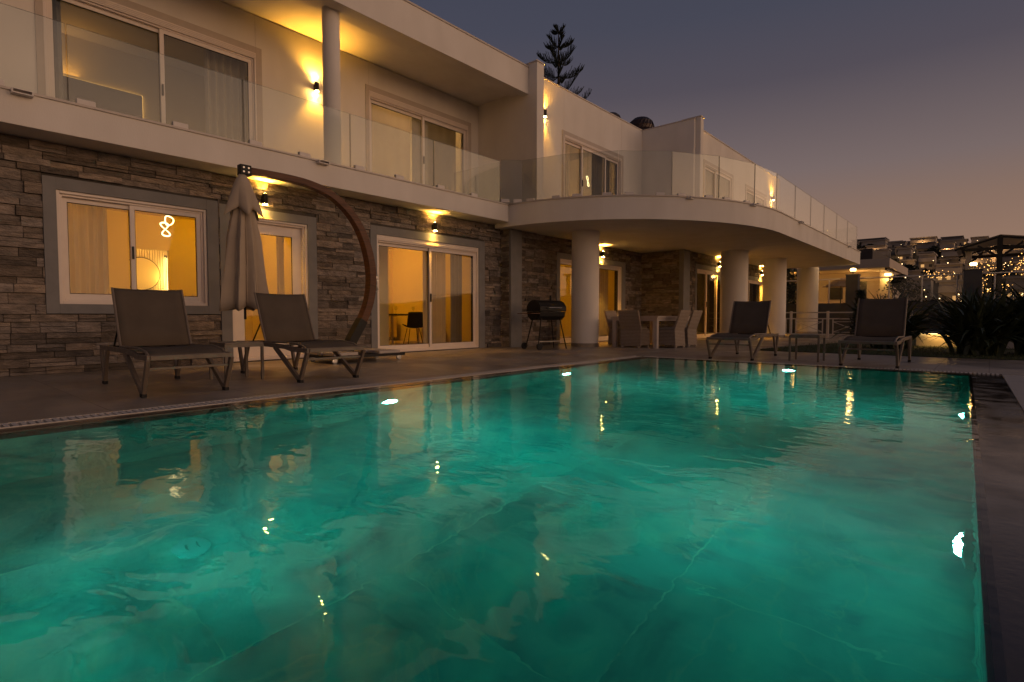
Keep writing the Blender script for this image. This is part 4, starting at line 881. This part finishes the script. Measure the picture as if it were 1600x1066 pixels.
# ------------------------------------------------------------------ araucaria and roof cowls
TX, TY, TZ = 24.5, 18.0, 16.2
r = root('araucaria_tree', 'tall layered araucaria tree rising behind the roof', 'tree', (TX, TY, 0))
b = MB(); b.tube([(TX, TY, 0), (TX+.1, TY, 8), (TX, TY, TZ)], [.28, .16, .02], 10); b.build('trunk', 'bark', r, smooth=True)
rn = random.Random(5); mb = MB(); mb.keep = True; z = TZ-.15; k = 0
while z > 8.0:
    dpt = TZ-z; Lb = min(2.1, .34+dpt*.42); nb = 4 if dpt < .6 else 5
    for j in range(nb):
        a = 2*pi*(j+rn.uniform(-.15, .15))/nb+k*.5; L_ = Lb*rn.uniform(.8, 1.12); pts = []
        for q in range(9):
            t = q/8; pts.append(Vector((TX+L_*t*cos(a), TY+L_*t*sin(a), z-.16*L_*sin(pi*t*.8)+.30*L_*t**2.0)))
        mb.tube(pts, [.03*(1-t_/9)+.006 for t_ in range(9)], 5)
        for q in range(2, 9):
            for m_ in range(6):
                sg = -1 if m_ % 2 else 1; P = pts[q]+(pts[q]-pts[q-1])*(m_/6-.5); side = Vector((-sin(a), cos(a), 0))*sg
                ln = (.14+.30*min(1, Lb))*(.45+.75*sin(pi*min(1, q/9)))*rn.uniform(.6, 1.15); E_ = P+side*ln*rn.uniform(.1, .5)+Vector((cos(a), sin(a), 0))*ln*.40+Vector((0, 0, ln*rn.uniform(.7, 1.1)))
                w_ = Vector((cos(a), sin(a), .3))*.016; mb.add([P-w_, P+w_, E_+w_*.9, E_-w_*.9], [(0, 1, 2, 3)])
                w_ = Vector((0, 0, 1)).cross(side).normalized()*0+side*.014; mb.add([P-w_, P+w_, E_+w_*.9, E_-w_*.9], [(0, 1, 2, 3)])
    z -= .72+.05*dpt+rn.uniform(-.03, .05); k += 1
mb.build('branches', 'needle', r)
def cowl(x, y, rr, z0, label):
    r = root('roof_cowl', label, 'roof ventilator', (x, y, ZR), 'round cowls on the roof'); b = MB(); b.lathe((x, y, 0), [(rr*.6, ZR-.2), (rr*.6, z0-rr*.3)], 20); b.build('neck', 'roofd', r, smooth=True)
    b = MB(); n_ = 22
    prof = [(rr*.75, -.35*rr), (rr*.98, 0), (rr, .25*rr), (rr*.86, .62*rr), (rr*.55, .88*rr), (0, rr)]
    for q in range(n_):
        a = 2*pi*q/n_; a2 = a+2*pi/n_*.92; rows = [[(x+R_*cos(a+.5*h_/rr), y+R_*sin(a+.5*h_/rr), z0+h_), (x+R_*.95*cos(a2+.5*h_/rr), y+R_*.95*sin(a2+.5*h_/rr), z0+h_)] for R_, h_ in prof]; b.sheet(rows)
    b.build('dome', 'cowl', r, solid=.01)
cowl(19.55, 10.4, .50, 7.95, 'dark round ventilator cowl above the roof corner')
cowl(17.7, 10.6, .34, 7.82, 'smaller cowl just showing over the roof edge')

# ------------------------------------------------------------------ hill with houses
def hz(x, y):
    u = max(0, min(1, (x-75)/230)); e = u*u*(3-2*u)
    return -.3+e*(25+.085*max(-120, min(160, y))+2.2*sin(y*.045+1)+1.6*sin(x*.05))
mb = MB(); nx, ny = 60, 90
rows = [[(65+i*7.0, -260+j*7.2, hz(65+i*7.0, -260+j*7.2)-.0) for j in range(ny)] for i in range(nx)]
mb.sheet(rows); mb.build('hill', 'hill', kind='structure', smooth=True)
rn = random.Random(17); wm = MB(); wm.box(-.05, -.5, 0, 0, .5, 1); wo = wm.build('window', 'Lfar'); w_lit = wo.data; D.objects.remove(wo)
wm = MB(); wm.box(-.05, -.5, 0, 0, .5, 1); wo = wm.build('window', 'fwin'); w_dark = wo.data; D.objects.remove(wo)
adj = ['white', 'grey', 'pale']; places = ['near the hilltop', 'high on the slope', 'midway up the slope', 'low on the slope', 'at the foot of the hill']
def far_house(x, y, w, d, h, storeys, nwin, lit, mat, label, step=False):
    z = hz(x, y)-1.0; r = root('hillside_house', label, 'house', (x, y, z), 'houses on the hillside')
    b = MB(); b.box(x-d/2, y-w/2, z-3, x+d/2, y+w/2, z+h)
    b.box(x-d/2-.5, y-w/2-.3, z+h, x+d/2, y+w/2+.3, z+h+.35)
    for s in range(1, storeys): b.box(x-d/2-1.1, y-w/2, z+1+(h-1)*s/storeys-.15, x-d/2, y+w/2, z+1+(h-1)*s/storeys+.15); b.box(x-d/2-1.1, y-w/2, z+1+(h-1)*s/storeys+.15, x-d/2-1.0, y+w/2, z+1+(h-1)*s/storeys+.95)
    for q in range(int(w/9)): b.box(x-d/2-1.1, y-w/2+9*q, z+1, x-d/2, y-w/2+9*q+.3, z+h)
    if step: b.box(x, y-w/4, z+h+.35, x+d/2, y+w/4, z+h+2.6)
    b.build('body', mat, r)
    for s in range(storeys):
        for k in range(nwin):
            if rn.random() < .12: continue
            o = D.objects.new('window', w_lit if rn.random() < lit else w_dark); COL.objects.link(o); o.parent = r
            hh = (h-1)/storeys; ww = w/nwin*.42; o.location = (-d/2-.02, -w/2+w*(k+.5)/nwin, 1+hh*s+hh*.12); o.scale = (1, ww, hh*.45)
    return r
# skyline blocks
F = [(305, 43.5, 13, 11, 8.0, 3, 6, .10, 'hw2', 'three storey block at the left end of the skyline'),
     (300, 34.3, 8, 9, 5.2, 2, 4, .12, 'hw1', 'small two storey house right of the left skyline block'),
     (303, 24, 13, 9, 5.4, 2, 7, .04, 'hw2', 'long grey two storey terrace on the skyline'),
     (303, 13.4, 7, 10, 6.6, 2, 3, .35, 'hw2', 'box like grey house with a bright window on the skyline'),
     (292, -12, 14, 9, 4.0, 1, 6, .2, 'hw2', 'skyline block behind the pergola roof'), (296, -40, 24, 9, 5, 2, 8, .2, 'hw1', 'skyline block beyond the right edge of the photo'),
     (296, 62, 18, 9, 6, 2, 6, .25, 'hw1', 'skyline block hidden partly by the villa')]
for a in F: far_house(*a[:9], a[9])
rowsn = ['topmost', 'second', 'third', 'fourth', 'fifth', 'lowest']; ordn = ['first', 'second', 'third', 'fourth', 'fifth', 'sixth', 'seventh', 'eighth', 'ninth', 'tenth', 'eleventh', 'twelfth']
for ri, X_ in enumerate((276, 250, 222, 192, 160, 128)):
    yl, yh = -34*X_/250, 46*X_/250; yy = yh-rn.random()*3; k = 0
    while yy > yl and k < 12:
        w_ = rn.uniform(3.8, 8.5)*(.55+.45*X_/276); st_ = 1 if rn.random() < .45 else 2; kind = rn.choice(['hw1', 'hw1', 'hw2'])
        far_house(X_+rn.uniform(-6, 6), yy-w_/2, w_, 6, 2.0+1.25*st_, st_, max(2, int(w_/1.3)), rn.uniform(.05, .4), kind, '%s %s house, %s from the left in the %s row of the hillside' % ('white' if kind == 'hw1' else 'grey', 'single storey' if st_ == 1 else 'two storey', ordn[k], rowsn[ri]))
        if rn.random() < .6:
            q = root('facade_lamp', 'warm lamp lighting the %s house from the left in the %s hillside row' % (ordn[k], rowsn[ri]), 'facade lamp', (X_-9, yy-w_/2, hz(X_-9, yy-w_/2)), 'lamps lighting hillside houses')
            b = MB(); c_ = (X_-9, yy-w_/2, hz(X_-9, yy-w_/2)); b.tube([c_, (c_[0], c_[1], c_[2]+2.2)], .06, 5); b.build('pole', 'black', q); b = MB(); b.lathe((c_[0], c_[1], c_[2]+2.3), [(0, -.12), (.12, 0), (0, .12)], 8); b.build('lamp_head', 'Lfarb', q)
            light('POINT', q, (-.6, 0, 2.0), 300, (1, .52, .18), .1)
        yy -= w_+rn.uniform(.5, 3.2); k += 1
for k in range(16):
    x = rn.uniform(110, 290); y = rn.uniform(-30, 50)*(x/200)
    leafy('hillside_tree', 'dark round tree %s, %s of the slope' % (['between the white rows', 'below the skyline blocks', 'beside a lit house', 'on open ground'][k % 4], ['left part', 'middle', 'right part', 'far right part'][k//4]), 'tree', 0, 0, .6, rn.uniform(2.5, 5), rn.uniform(2, 4), 900, 100+k, 'scrub', .55, 'ball', 'trees on the hillside', .3).location = (x, y, hz(x, y)-.6)
for k in range(95):
    x = rn.uniform(95, 280); y = rn.uniform(-34, 30)*(x/200); z = hz(x, y)+rn.uniform(1.5, 3.5); r = root('street_lamp', 'small warm street light on the hillside', 'street lamp', (x, y, z-3), 'street lights on the hillside')
    b = MB(); b.lathe((x, y, z), [(0, -.085), (.085, 0), (0, .085)], 8); b.build('lamp_head', 'Lfarb', r); b = MB(); b.tube([(x, y, z-4), (x, y, z-.16)], .06, 5); b.build('pole', 'black', r)
